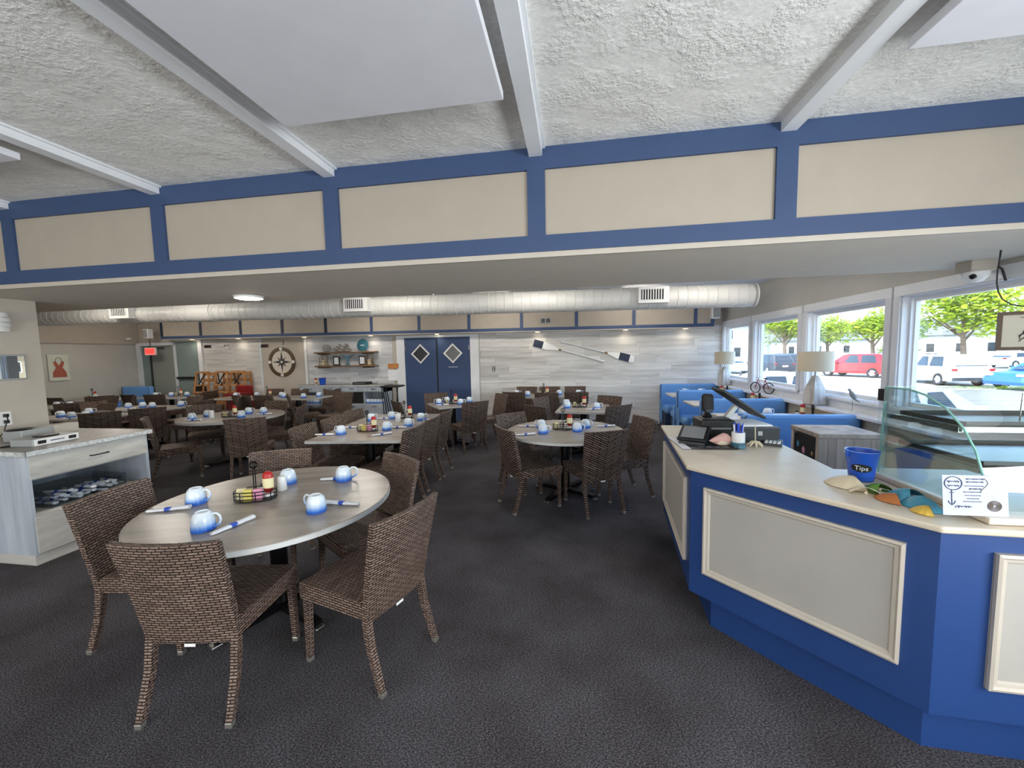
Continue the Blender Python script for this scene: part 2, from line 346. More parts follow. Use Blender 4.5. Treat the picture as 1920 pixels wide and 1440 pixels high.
# left wall with a proud upper band
wl = struct(B().bb(XL-.12, XL, 3.0, 9.2, 0, 2.85).build('wall_left', 'grey_wall'))
B().bb(XL, XL+.05, 3.9, 9.06, 2.10, 2.75).build('upper_band', 'greige', wl)
# partition by the coffee station
pl = struct(B().bb(-6.2, -5.37, -4.6, 3.17, 0, 2.27).build('wall_partition', 'greige_light'))
struct(B().bb(-6.3, -6.19, -4.6, 2.62, 2.2, 3.05).build('wall_upper_left', 'greige_light'))
struct(B().bb(-12.2, -6.2, 2.9, 3.1, 0, 2.4).build('wall_side_room', 'greige'))
# rear wall behind the photographer
struct(B().bb(-6.3, 3.4, -4.75, -4.6, 0, 3.05).build('wall_front', 'greige_light'))
# --- window wall
wr = struct(B().bb(XW, XW+.16, -4.7, 9.2, 2.13, 3.1).build('wall_right', 'grey_wall'))
B().bb(3.09, XW+.16, -4.7, 9.06, 0, .87).build('knee_wall', 'tan', wr)
B().bb(XW, XW+.16, -4.7, 9.2, .87, 1.03).build('apron', 'trim_grey', wr)
struct(B().bb(3.02, 3.21, -4.7, 9.06, .87, .90).build('trim_20', 'white_paint'))
WIN = [(7.73, 8.96), (6.16, 7.54), (4.59, 5.95), (2.98, 4.41), (1.42, 2.80)]
edges = [9.2]+[e for a, b in WIN for e in (b, a)]+[-4.7]
for i in range(0, len(edges), 2):
    hi, lo = edges[i], edges[i+1]
    B().bb(XW, XW+.16, lo, hi, 1.03, 2.13).build('pier', 'trim_grey' if lo > -1 else 'grey_wall', wr)
for i, (a, b) in enumerate(WIN):
    z0, z1 = 1.03, 2.13
    wn = struct(B().bb(XW-.018, XW, a-.075, b+.075, z1, z1+.10).build('window_%d' % (i+1), 'white_paint'))
    for y0, y1 in ((a-.075, a), (b, b+.075)): B().bb(XW-.018, XW, y0, y1, z0-.02, z1).build('casing', 'trim_grey', wn)
    B().bb(XW-.03, XW+.02, a-.075, b+.075, z0-.03, z0).build('stool', 'white_paint', wn)
    for nm, q in (('jamb', (XW, XW+.13, b-.012, b, z0, z1)), ('jamb', (XW, XW+.13, a, a+.012, z0, z1)), ('head', (XW, XW+.13, a, b, z1-.012, z1)), ('sill', (XW, XW+.13, a, b, z0, z0+.012))):
        B().bb(*q).build(nm, 'white_paint', wn)
    s = B().bb(XW+.09, XW+.13, a, a+.05, z0, z1).bb(XW+.09, XW+.13, b-.05, b, z0, z1).bb(XW+.09, XW+.13, a+.05, b-.05, z0, z0+.055).bb(XW+.09, XW+.13, a+.05, b-.05, z1-.06, z1).build('sash', 'white_gloss', wn)
    s2 = B().bb(XW+.06, XW+.09, b-.035, b-.012, z0+.012, z1-.012).bb(XW+.06, XW+.09, a+.012, b-.035, z1-.035, z1-.012).build('stop', 'white_paint', wn)
    B().bb(XW+.108, XW+.112, a+.05, b-.05, z0+.055, z1-.06).build('pane', 'window_glass', s)
# --- doors
d1 = struct(B().bb(-4.30, -4.09, YB-.05, YB, 0, 2.068).bb(-2.43, -2.22, YB-.05, YB, 0, 2.068).bb(-4.30, -2.22, YB-.05, YB, 2.068, 2.125).build('door_1', 'white_paint'))
for x0, x1, cx in ((-4.09, -3.27, -3.68), (-3.25, -2.43, -2.86)):
    lf = B().bb(x0, x1, YB-.045, YB-.002, .01, 2.065, bevel=.003).build('leaf', 'navy', d1)
    c = Vector((cx, YB-.048, 1.675)); r = .24
    m = Matrix.Translation(c) @ Matrix.Rotation(R(90), 4, 'X')
    o = [(0, r), (-r, 0), (0, -r), (r, 0)]; b = B()
    for k in range(4):
        p, q = o[k], o[(k+1) % 4]
        b.add([m @ Vector((p[0], p[1], .012)), m @ Vector((q[0], q[1], .012)), m @ Vector((q[0]*.8, q[1]*.8, .012)), m @ Vector((p[0]*.8, p[1]*.8, .012)),
               m @ Vector((p[0], p[1], -.01)), m @ Vector((q[0], q[1], -.01)), m @ Vector((q[0]*.8, q[1]*.8, -.01)), m @ Vector((p[0]*.8, p[1]*.8, -.01))],
              [(0, 1, 2, 3), (0, 4, 5, 1), (3, 2, 6, 7)])
    b.build('diamond_frame', 'white_gloss', lf)
    b = B(); b.prism([(p[0]*.81, p[1]*.81) for p in o], -.004, .004, m); b.build('pane', 'door_pane', lf)
    hx = x0+.03 if cx < -3.2 else x1-.03
    B().bb(hx-.012, hx+.012, YB-.06, YB-.04, 1.75, 1.86).build('hinge', 'steel', lf)
B().bb(-3.275, -3.245, YB-.055, YB-.02, .01, 2.06).build('meeting_strip', 'black', d1)
B().bb(-2.98, -2.75, YB-.052, YB-.044, 1.34, 1.35).build('lettering_strip', 'white_gloss', d1)
d2 = struct(B().bb(-11.93, -11.80, YB-.08, YB, 0, 2.13).bb(-11.80, -10.72, YB-.08, YB, 2.05, 2.13).bb(-10.76, -10.68, YB-.05, YB, 0, 2.05).build('door_2', 'trim_grey'))
B().bb(-11.80, -11.50, YB-.035, YB-.004, .01, 2.05).build('side_panel', 'door_teal', d2)
B().bb(-11.50, -10.76, YB-.03, YB-.002, .01, 2.05).build('leaf', 'door_grey', d2)
B().bb(-11.53, -11.49, YB-.06, YB-.01, .01, 2.05).build('mullion', 'charcoal', d2)
B().box((-11.2, YB-.05, 1.98), (.30, .06, .05)).build('door_closer', 'dark_grey', d2)
d3 = struct(B().bb(-9.98, -9.86, YB-.05, YB, 0, 2.2).bb(-10.68, -9.98, YB-.05, YB, 2.14, 2.2).build('door_3', 'white_paint'))
lf = B().bb(-10.68, -9.98, YB-.04, YB-.002, .01, 2.14).build('leaf', 'door_teal', d3)
B().box((-10.37, YB-.08, 1.16), (.60, .05, .06), bevel=.008).build('push_bar', 'black', lf)
# round disc lamp on the dropped ceiling
dl = thing('ceiling_lamp', 'round white disc lamp glowing on the dropped ceiling', 'ceiling lamp', (-3.2, 3.47, 2.27))
B().lathe([(.13, 0), (.13, -.018), (.12, -.022), (.12, 0)], 32, ring=True).build('rim', 'white_gloss', dl); B().lathe([(.119, -.020), (.09, -.030), (.0001, -.034)], 32).build('diffuser', 'disc_light', dl)
# spiral duct with ribs, collar and grilles
du = thing('air_duct', 'long white round spiral duct hung below the far ceiling', 'duct', (-4.55, 6.4, 2.515)); du.rotation_euler.y = .0098
prof = []; x = -7.3
while x < 7.22:
    rr = .172; prof += [(rr, x), (rr, x+.118), (rr+.006, x+.124), (rr+.006, x+.132), (rr, x+.138)]; x += .14
mx = Matrix.Rotation(R(90), 4, 'Y')
b = B().lathe(prof+[(.172, 7.2), (.165, 7.23), (.12, 7.25), (.0001, 7.255)], 28, m=mx); b.build('pipe', 'duct', du)
B().lathe([(.184, -2.45), (.184, -2.06)], 28, m=mx).build('collar', 'duct', du)
for gx, nm in ((5.75, 0), (.92, 1), (-3.9, 2)):
    g = B().bb(gx-.22, gx+.22, -.27, -.12, -.10, .14, bevel=.004).build('grille_box', 'white_gloss', du)
    B().bb(gx-.18, gx+.15, -.275, -.268, -.05, .10).build('grille_opening', 'black_matte', g)
    for k in range(9): B().bb(gx-.165+k*.038, gx-.15+k*.038, -.281, -.274, -.05, .10).build('slat', 'white_gloss', g)
for hx in (-5, -1.5, 2.2, 4.6): B().bb(hx-.012, hx+.012, -.01, .01, .16, .26).build('hanger', 'steel', du)
for sx, sy in ((-10.4, 7.3), (-8.2, 7.5), (-8.6, 5.4), (-6.8, 5.4), (-2.9, 5.4), (-.6, 5.4), (1.9, 5.4), (-4.6, 7.7), (-1.6, 7.7), (1.3, 7.7)):      # strip lamps on the far ceiling; far-left pair and back row added to brighten
    o = B().bb(-.35, .35, -.05, .05, -.05, 0, bevel=.01).build('strip_lamp', 'strip_light', loc=(sx, sy, 2.75)); later(tag(o, '', 'lamp', 'strip lamps'), 'slim white strip lamp on the far ceiling above the duct')

for x in (-10.0, -8.6, -6.7, -4.9, -3.2, -.8, 1.15, 2.4):   # recessed downlights under the far soffit
    z = 2.145+(-3.94-x)*.0064-.002; t = thing('downlight', '', 'downlight', (x, 8.90, z), 0, 'recessed downlights'); later(t, 'small round recessed downlight under the far soffit')
    B().lathe([(.075, 0), (.075, -.008), (.058, -.01), (.058, 0)], 20, ring=True).build('trim_ring', 'white_gloss', t); B().lathe([(.057, -.006), (.0001, -.007)], 20).build('lens', 'downlight_glow', t)
    l = lamp('downlight_bulb', 'SPOT', 2.5, (0, -.03, -.02), (0, 0, 0), (1, .88, .72)); l.data.spot_size = R(150); l.data.spot_blend = .8; l.data.shadow_soft_size = .05; l.parent = t
# ------------------------------------------------------------------ wicker chairs
def chair_proto(wk):
    t = thing('wicker_chair', '', 'chair')
    def sec(y, wd, z0, z1): return [(-wd/2, y, z0), (wd/2, y, z0), (wd/2, y, z1), (-wd/2, y, z1)]
    bm = B(); ys = [(-.215, .425, .372, .448), (-.20, .43, .366, .452), (-.05, .44, .362, .452), (.10, .455, .362, .455), (.215, .465, .366, .455), (.232, .455, .374, .445)]
    vs = [p for a in ys for p in sec(*a)]; n = len(ys)
    bm.add(vs, [(i*4+k, i*4+(k+1) % 4, (i+1)*4+(k+1) % 4, (i+1)*4+k) for i in range(n-1) for k in range(4)]+[(3, 2, 1, 0), (n*4-4, n*4-3, n*4-2, n*4-1)])
    bm.build('seat', wk, t)
    def back(u, v, off):
        z = .345+v*.53; wd = .425+.045*v; x = (u-.5)*wd; s = v**1.15
        y = -.213-.112*s-.032*(1-(2*u-1)**2)*(.35+.65*v)-off
        return (x, y, z)
    nu, nv = 8, 6; b = B(); fr = [back(i/nu, j/nv, 0) for j in range(nv+1) for i in range(nu+1)]; bk = [back(i/nu, j/nv, .032) for j in range(nv+1) for i in range(nu+1)]
    q = [(j*(nu+1)+i, j*(nu+1)+i+1, (j+1)*(nu+1)+i+1, (j+1)*(nu+1)+i) for j in range(nv) for i in range(nu)]; off = len(fr)
    fs = [f[::-1] for f in q]+[tuple(x+off for x in f) for f in q]; b.add(fr+bk, fs, True)
    ring = [i for i in range(nu+1)]+[(j+1)*(nu+1)-1 for j in range(1, nv+1)]+[nv*(nu+1)+i for i in range(nu-1, -1, -1)]+[j*(nu+1) for j in range(nv-1, 0, -1)]
    o = 0; b.f += [(ring[k], ring[(k+1) % len(ring)], ring[(k+1) % len(ring)]+off, ring[k]+off) for k in range(len(ring))]; b.s += [False]*len(ring)
    b.build('backrest', wk, t)
    for sx in (-1, 1):
        l = B().bar((sx*.205, .195, .40), (sx*.208, .205, .022), .036, .036, .028, .028).build('leg', wk, t)
        B().box((sx*.208, .205, .0125), (.031, .031, .025), bevel=.003).build('foot_cap', 'foot_cap', l)
        b = B().bar((sx*.196, -.225, .43), (sx*.199, -.255, .22), .036, .036, .033, .033).bar((sx*.199, -.255, .22), (sx*.203, -.318, .022), .033, .033, .028, .028)
        l = b.build('leg', wk, t); B().box((sx*.203, -.322, .0125), (.031, .031, .025), bevel=.003).build('foot_cap', 'foot_cap', l)
    B().box((0, -.262, .342), (.05, .004, .014), bevel=.001).build('maker_tag', 'white_gloss', t)
    return t
PROTO = {}
def chair(x, y, a, table, chev=True):
    k = 'wicker_chevron' if chev else 'wicker'
    if k not in PROTO: o = PROTO[k] = chair_proto(k); o.location = (x, y, 0); o.rotation_euler.z = R(a)
    else: o = dup(PROTO[k], (x, y, 0), R(a))
    o['group'] = 'wicker dining chairs'; later(o, 'brown wicker chair at the '+table); return o
# ------------------------------------------------------------------ tables
def base_cross(t, h, arm=.34, a0=.6):
    B().lathe([(.05, .06), (.05, h)], 16).build('column', 'black_metal', t)
    b = B()
    for k in range(4):
        a = a0+k*PI/2; c, s = math.cos(a), math.sin(a)
        b.bar((.03*c, .03*s, .05), (arm*c, arm*s, .035), .07, .05, .055, .03)
    b.build('cross_foot', 'black_metal', t)
    for k in range(4):
        a = a0+k*PI/2; B().box((arm*math.cos(a), arm*math.sin(a), .012), (.06, .06, .024), rz=a, bevel=.006).build('glide', 'steel', t)
    B().lathe([(.16, h), (.16, h+.012)], 16).build('mount_plate', 'black_metal', t)
TH = .75
def round_table(x, y, r, label, a0=.6):
    t = thing('round_table', label, 'table', (x, y, 0), .3)
    top = B().lathe([(r-.012, TH-.034), (r, TH-.03), (r, TH-.004), (r-.004, TH), (.0001, TH)], 72).build('tabletop', 'table_top', t)
    B().lathe([(r+.0012, TH-.031), (r+.0012, TH-.004)], 72).build('edge_band', 'table_edge', top)
    base_cross(t, TH-.046, .38, a0); return t
def rect_table(x, y, wx, wy, a, label):
    t = thing('dining_table', label, 'table', (x, y, 0), R(a))
    top = B().box((0, 0, TH-.017), (wx, wy, .034), bevel=.004).build('tabletop', 'table_top', t)
    b = B()
    for sx in (-1, 1): b.box((sx*(wx/2+.0008), 0, TH-.017), (.0016, wy-.01, .026)).box((0, sx*(wy/2+.0008), TH-.017), (wx-.01, .0016, .026))
    b.build('edge_band', 'table_edge', top); base_cross(t, TH-.046, min(wx, wy)*.42, .78); return t
T = {'1': 'near round table', '2': 'paired grey tables in the middle', '3': 'round table beside the counter', '4': 'small table behind the round one', '5': 'long table by the plank wall',
     '6': 'small table before the navy doors', '7': 'round table behind the coffee station', '8': 'far tables under the compass', '9': 'near table of the dim left room', '10': 'second table of the dim left room',
     '12': 'table at the left room edge', '13': 'table below the dress picture', '14': 'table before the exit door'}
round_table(-1.90, 2.15, .705, 'large round grey table nearest the camera, set with four cups', .9)
rect_table(-2.385, 4.20, 1.06, .90, 6, 'nearer rectangular grey table of the pair pushed together mid room')
rect_table(-2.49, 5.11, 1.06, .90, 6, 'farther rectangular grey table of the pair pushed together mid room')
round_table(-.1, 4.47, .67, 'round grey table in front of the reception counter', .75)
rect_table(.16, 6.28, .78, .92, -6, 'small grey table just behind the round table by the counter')
rect_table(-.52, 8.12, 1.75, .66, 0, 'long narrow grey table standing along the plank wall')
rect_table(-2.17, 6.76, .76, .76, 35, 'small square grey table in front of the navy double doors')
round_table(-5.34, 5.32, .71, 'round grey table behind the coffee station cabinet')
rect_table(-7.55, 7.90, 1.25, .70, 0, 'left one of the two far grey tables under the compass'); rect_table(-6.2, 7.90, 1.25, .70, 0, 'right one of the two far grey tables under the compass')
rect_table(-8.15, 5.18, 1.25, .75, 0, 'nearest table in the dim room on the left'); rect_table(-8.1, 6.15, 1.3, .75, 0, 'dim table behind the nearest left room table')
rect_table(-10.4, 6.35, 1.25, .75, 0, 'dim table at the far left beside the partition edge'); rect_table(-11.2, 7.6, 1.2, .75, 0, 'dim table against the left wall under the dress picture')
rect_table(-9.9, 8.15, 1.3, .75, 0, 'dim table standing in front of the exit door')
CH = [(-1.79, 1.68, 9, '1'), (-1.17, 1.92, 72, '1'), (-2.42, 1.91, -82, '1'), (-2.29, 2.53, -157, '1'), (-1.50, 2.46, 146, '1'),
      (-2.71, 3.95, -86, '2'), (-2.70, 4.47, -93, '2'), (-2.80, 5.10, -90, '2'), (-2.05, 3.97, 86, '2'), (-2.06, 4.55, 90, '2'), (-2.06, 5.08, 92, '2'),
      (.18, 4.14, 25, '3'), (-.44, 4.12, -57, '3'), (-.56, 4.62, -134, '3'), (.50, 4.48, 112, '3'),
      (.45, 5.94, 36, '4'), (-.27, 6.40, -120, '4'), (-.34, 5.86, -40, '4'), (.42, 6.58, 143, '4'),
      (-1.14, 7.92, -6, '5'), (-.49, 7.78, -4, '5'), (.08, 7.87, -4, '5'), (-1.06, 8.42, 178, '5'), (-.54, 8.42, 178, '5'), (.03, 8.42, 178, '5'),
      (-1.79, 6.36, 39, '6'), (-1.62, 7.02, 128, '6'), (-2.62, 7.12, -159, '6'), (-2.74, 6.38, -45, '6'),
      (-4.42, 4.68, 32, '7'), (-5.48, 4.58, -42, '7'), (-4.66, 5.48, 112, '7'), (-5.30, 5.84, 178, '7'), (-5.98, 5.42, -132, '7'),
      (-6.95, 7.50, -4, '8'), (-6.42, 7.48, -2, '8'), (-5.62, 7.42, -48, '8'), (-4.95, 7.3, 165, '8'), (-7.4, 8.29, 178, '8'), (-6.72, 8.29, 178, '8'), (-5.85, 8.29, 178, '8'), (-8.1, 7.7, -40, '8'),
      (-7.46, 5.02, 55, '9'), (-8.75, 4.78, -30, '9'), (-8.55, 5.5, 170, '9'),
      (-7.18, 5.50, 52, '10'), (-7.28, 6.25, 100, '10'), (-7.9, 6.62, 172, '10'), (-7.05, 6.72, 130, '10'), (-8.85, 6.1, -85, '10'),
      (-9.75, 6.1, 60, '12'), (-10.3, 6.8, 180, '12'), (-9.7, 6.75, 140, '12'), (-10.9, 7.25, 70, '13'), (-11.3, 7.12, 0, '13'),
      (-9.5, 7.72, 10, '14'), (-10.12, 7.72, -8, '14'), (-9.1, 8.1, 95, '14')]
for x, y, a, k in CH: chair(x, y, a, T[k], k != '1')
# ------------------------------------------------------------------ tableware
def cup_mesh():
    b = B().lathe([(.047, .004), (.053, 0), (.0555, .003), (.055, .02), (.0535, .045), (.049, .072), (.042, .09), (.036, .094), (.033, .1), (.029, .1), (.027, .095), (.0001, .095)], 24)
    h = B().tube([(.046, 0, .080), (.060, 0, .090), (.078, 0, .089), (.092, 0, .076), (.096, 0, .056), (.088, 0, .036), (.072, 0, .022), (.053, 0, .017)], [.006]+[.0058]*6+[.0055], 8)
    return b.mesh('cup', 'cup_glaze'), h.mesh('handle', 'cup_glaze')
CUP, HND = cup_mesh()
def cup(x, y, rz, place, z=TH, g='upturned cups on the tables'):
    o = inst(CUP, 'cup', None, (x, y, z), rz); inst(HND, 'handle', o); tag(o, '', 'cup', g); later(o, 'upturned blue-rimmed cup on the '+place); return o
def nap_mesh():
    b = B(); N = 9; vs = []
    for i in range(N):
        u = i/(N-1); x = -.11+.22*u; a = .012+.010*u+(.003 if i % 2 else 0); c = .008+.004*u
        vs += [(x, a*math.cos(2*PI*k/8), c+c*math.sin(2*PI*k/8)) for k in range(8)]
    b.add(vs, [(i*8+k, i*8+(k+1) % 8, i*8+8+(k+1) % 8, i*8+8+k) for i in range(N-1) for k in range(8)]+[tuple(range(8))[::-1], tuple(range(N*8-8, N*8))], True)
    w2 = B().lathe([(.0185, -.016), (.0185, .016)], 10, m=Matrix.Translation((0, 0, .0105)) @ Matrix.Rotation(R(90), 4, 'Y') @ Matrix.Diagonal((.62, 1, 1, 1)))
    return b.mesh('napkin_roll', 'napkin'), w2.mesh('band', 'band_blue')
NAP, BAND = nap_mesh()
def nap(x, y, rz, place, z=TH):
    o = inst(NAP, 'napkin_roll', None, (x, y, z+.001), rz); inst(BAND, 'band', o); tag(o, '', 'napkin', 'rolled napkins with blue bands'); later(o, 'rolled napkin with blue band on the '+place); return o
def caddy_proto():
    t = thing('condiment_caddy', '', 'caddy'); rx, ry = .12, .068
    b = B().lathe([(.0001, .004), (1, .004), (1, .008), (.0001, .008)], 24, sx=rx, sy=ry); b.build('base', 'black_metal', t)
    for z in (.022, .045, .066): B().tube(ell(rx, ry, z, 24), .003, 6, True).build('wire_ring', 'black_metal', t)
    for k in range(8): a = 2*PI*k/8+.2; B().tube([(rx*math.cos(a), ry*math.sin(a), .005), (rx*math.cos(a), ry*math.sin(a), .066)], .003, 6).build('upright', 'black_metal', t)
    B().tube([(-.006, 0, .005), (-.006, 0, .205)], .0035, 6).tube([(.006, 0, .005), (.006, 0, .205)], .0035, 6).build('handle_rod', 'black_metal', t)
    B().tube([(.022*math.cos(a), 0, .226+.022*math.sin(a)) for a in [2*PI*k/16 for k in range(16)]], .0045, 6, True).tube([(0, .022*math.cos(a), .226+.022*math.sin(a)) for a in [2*PI*k/16 for k in range(16)]], .0045, 6, True).build('handle_ring', 'black_metal', t)
    return t
def ketchup_proto():
    t = thing('ketchup_bottle', '', 'bottle')
    B().lathe([(.022, 0), (.026, .004), (.026, .026), (.022, .032)], 16).build('cap', 'white_gloss', t)
    B().lathe([(.020, .03), (.026, .045), (.030, .08), (.031, .13), (.028, .155), (.016, .166), (.0001, .168)], 18, sy=.8).build('body', 'red', t)
    B().lathe([(.0315, .062), (.0322, .10), (.0318, .125)], 18, sy=.8).build('front_label', 'cream_paper', t); return t
def shaker_proto():
    t = thing('salt_shaker', '', 'shaker')
    B().lathe([(.020, 0), (.021, .01), (.018, .05), (.014, .065)], 14).build('jar', 'white_gloss', t); B().lathe([(.015, .065), (.016, .072), (.012, .085), (.0001, .088)], 14).build('lid', 'black_metal', t); return t
PR = {}
def put(kind, fn, x, y, z, rz, base, place, grp):
    if kind not in PR: o = PR[kind] = fn(); o.location = (x, y, z); o.rotation_euler.z = rz
    else: o = dup(PR[kind], (x, y, z), rz)
    o['group'] = grp; later(o, base+place); return o
def packet(x, y, z, rz, mat, nm, place):
    o = B().box((0, 0, .035), (.05, .028, .07), bevel=.003).build('sugar_packets', mat, loc=(x, y, z), rz=rz)
    tag(o, '', 'sugar packets', 'sugar packets in the caddies'); later(o, f'{nm} sugar packets in the caddy on the {place}')
def sticky(x, y, place, rz=0, full=True, z=TH):
    put('caddy', caddy_proto, x, y, z, rz, 'black wire condiment caddy on the ', place, 'condiment caddies')
    c, s = math.cos(rz), math.sin(rz)
    def L(u, v): return (x+u*c-v*s, y+u*s+v*c)
    k = L(.075, .005); put('ketchup', ketchup_proto, k[0], k[1], z+.009, rz, 'red ketchup bottle in the caddy on the ', place, 'red ketchup bottles')
    k = L(.035, .03); put('shaker', shaker_proto, k[0], k[1], z+.009, rz, 'salt shaker in the caddy on the ', place, 'salt shakers')
    k = L(-.078, .0); packet(k[0], k[1], z+.009, rz, 'cream_paper', 'cream', place)
    if full:
        k = L(-.028, -.034); packet(k[0], k[1], z+.009, rz, 'yellow', 'yellow', place); k = L(.028, -.036); packet(k[0], k[1], z+.009, rz, 'pink_paper', 'pink', place)
P = T
for x, y, a in [(-2.34, 2.02, .1), (-1.94, 1.70, .15), (-1.49, 1.99, 2.9), (-1.66, 2.53, .5), (-2.03, 2.43, 2.2)]: cup(x, y, a, P['1'])
for x, y, a in [(-2.40, 1.90, .4), (-1.81, 1.75, 1.35), (-1.40, 2.10, PI+.0), (-1.72, 2.53, .2)]: nap(x, y, a, P['1'])
sticky(-2.01, 2.12, P['1'], .38)
o = B().lathe([(.028, 0), (.030, .004), (.028, .06), (.024, .09), (.022, .095)], 18).build('creamer_jug', 'white_gloss', loc=(-1.97, 2.30, TH)); tag(o, 'plain white creamer jug beside the ketchup on the near table', 'jug')
for x, y, a in [(-2.67, 4.07, 2.9), (-2.24, 4.34, -.4), (-2.08, 4.60, -.3), (-2.57, 5.14, .3), (-2.08, 5.02, .2), (-2.78, 4.95, 1)]: cup(x, y, a, P['2'])
for x, y, a in [(-2.83, 4.0, .1), (-2.16, 4.06, .7), (-2.77, 4.43, .1), (-2.16, 4.47, .0), (-2.66, 5.1, .1), (-2.0, 5.0, 0)]: nap(x, y, a, P['2'])
sticky(-2.45, 4.27, P['2']+', near end', .2); sticky(-2.40, 5.2, P['2']+', far end', .2, False)
o = B().lathe([(.035, 0), (.035, .11), (.03, .115)], 18).build('creamer_jug', 'white_gloss', loc=(-2.34, 4.86, TH)); tag(o, 'white cylinder creamer on the middle pair of tables', 'jug')
for x, y, a in [(-.34, 4.27, -.3), (-.38, 4.55, 2.6), (.04, 4.38, -.5), (.14, 4.6, -.5)]: cup(x, y, a, P['3'])
for x, y, a in [(-.52, 4.15, .4), (-.55, 4.62, .0), (.38, 4.68, .2)]: nap(x, y, a, P['3'])
sticky(-.12, 4.5, P['3'], .1, False)
for x, y, a in [(-.1, 6.24, 1), (-.12, 6.55, 1), (.36, 6.14, .2)]: cup(x, y, a, P['4'])
sticky(.1, 6.36, P['4'], 0, False); nap(.3, 6.05, .2, P['4'])
for x, y, a in [(-1.2, 8.2, 0), (-.95, 8.0, 1), (-.3, 8.2, 0), (.1, 8.2, 0)]: cup(x, y, a, P['5'])
sticky(-.62, 8.15, P['5'], 0, False)
for x, y, a in [(-2.42, 6.70, 3), (-2.35, 6.95, 3), (-2.0, 6.65, .3), (-1.92, 6.95, .2)]: cup(x, y, a, P['6'])
sticky(-2.2, 6.76, P['6'], .3, False); nap(-2.3, 6.55, .3, P['6'])
for x, y, a in [(-5.66, 4.93, -.4), (-5.70, 5.22, .2), (-5.02, 5.14, -.5), (-5.25, 5.52, .3), (-5.0, 5.55, -.4)]: cup(x, y, a, P['7'])
for x, y, a in [(-5.55, 4.85, .2), (-4.9, 5.45, .3)]: nap(x, y, a, P['7'])
sticky(-5.28, 5.2, P['7'], .2, False)
o = B().lathe([(.035, 0), (.035, .11), (.03, .115)], 18).build('creamer_jug', 'white_gloss', loc=(-5.50, 5.10, TH)); tag(o, 'white cylinder creamer on the round table behind the coffee station', 'jug')
for x, y, a in [(-7.9, 7.98, .2), (-7.4, 8.05, .2), (-6.75, 8.05, .2), (-6.5, 7.82, -.4), (-5.95, 7.75, -.4), (-5.75, 8.0, .3)]: cup(x, y, a, P['8'])
sticky(-7.06, 7.98, P['8'], 0, False)
for k, pts in {'9': [(-8.0, 4.99), (-7.82, 5.06), (-8.3, 5.42), (-8.35, 5.08)], '10': [(-8.4, 6.1), (-8.2, 6.2), (-7.98, 6.2), (-7.55, 6.38)], '12': [(-10.43, 6.3), (-10.1, 6.3)], '13': [(-11.4, 7.6), (-10.95, 7.6)], '14': [(-10.3, 8.1), (-9.9, 8.15), (-9.5, 8.2)]}.items():
    for x, y in pts: cup(x, y, random.random()*6, P[k])
    nap(pts[0][0]+.15, pts[0][1]-.1, .3, P[k])
sticky(-11.55, 7.65, P['13'], 0, False); sticky(-9.75, 8.2, P['14'], 0, False)
# ------------------------------------------------------------------ reception counter
CT = .972
FP = [(.805, 3.60), (.682, 2.365), (1.372, 1.648), (2.98, 1.60), (2.98, 2.28), (1.45, 2.33), (1.46, 3.60)]
rc = thing('reception_counter', 'navy angled reception counter with framed cream panels', 'counter', (1.2, 2.4, 0))
def cm(b): return xf(b, Matrix.Translation((-1.2, -2.4, 0)))
cm(B().prism(FP, .20, .945)).build('body', 'counter_navy', rc)
cm(B().prism([(.88, 3.55), (.80, 2.345), (1.405, 1.712), (2.95, 1.668), (2.95, 2.24), (1.40, 2.30), (1.40, 3.55)], 0, .20)).build('kick_base', 'counter_navy', rc)
def panel(p, q, s0, s1, z0, z1):
    p, q = Vector((*p, 0)), Vector((*q, 0)); d = (q-p).normalized(); n = Vector((d.y, -d.x, 0)); a = p+d*s0; b2 = p+d*s1
    def at(s, z, o): return p+d*s+n*o+Vector((0, 0, z))
    f = B(); vs = [at(s, z, o) for o in (.0, .006) for s, z in ((s0, z0), (s1, z0), (s1, z1), (s0, z1))]
    f.add(vs, [(0, 1, 2, 3)[::-1], (4, 5, 6, 7), (0, 1, 5, 4), (1, 2, 6, 5), (2, 3, 7, 6), (3, 0, 4, 7)]); pa = cm(f).build('panel', 'panel_grey', rc)
    prof = [(0, .004), (0, .020), (.010, .024), (.018, .016), (.030, .014), (.036, .006)]
    mo = B(); cor = [(s0, z0, 1, 1), (s1, z0, -1, 1), (s1, z1, -1, -1), (s0, z1, 1, -1)]
    vs = [at(s+i*ds, z+i*dz, o) for s, z, ds, dz in cor for i, o in prof]; k = len(prof)
    mo.add(vs, [(c*k+j, ((c+1) % 4)*k+j, ((c+1) % 4)*k+j+1, c*k+j+1) for c in range(4) for j in range(k-1)]); cm(mo).build('molding', 'cream_trim', pa)
panel(FP[0], FP[1], .12, 1.13, .33, .86); panel(FP[1], FP[2], .085, .905, .352, .864); panel(FP[2], FP[3], .17, 1.45, .34, .875)
top = cm(B().prism([(.782, 3.63), (.652, 2.355), (1.355, 1.622), (3.0, 1.572), (3.0, 2.30), (1.43, 2.36), (1.48, 3.63)], .945, CT)).build('countertop', 'counter_top'); top.location = (1.2, 2.4, 0)
bv = top.modifiers.new('round', 'BEVEL'); bv.width = .008; bv.segments = 3
tag(top, 'pale beige laminate countertop on the navy reception counter', 'countertop')
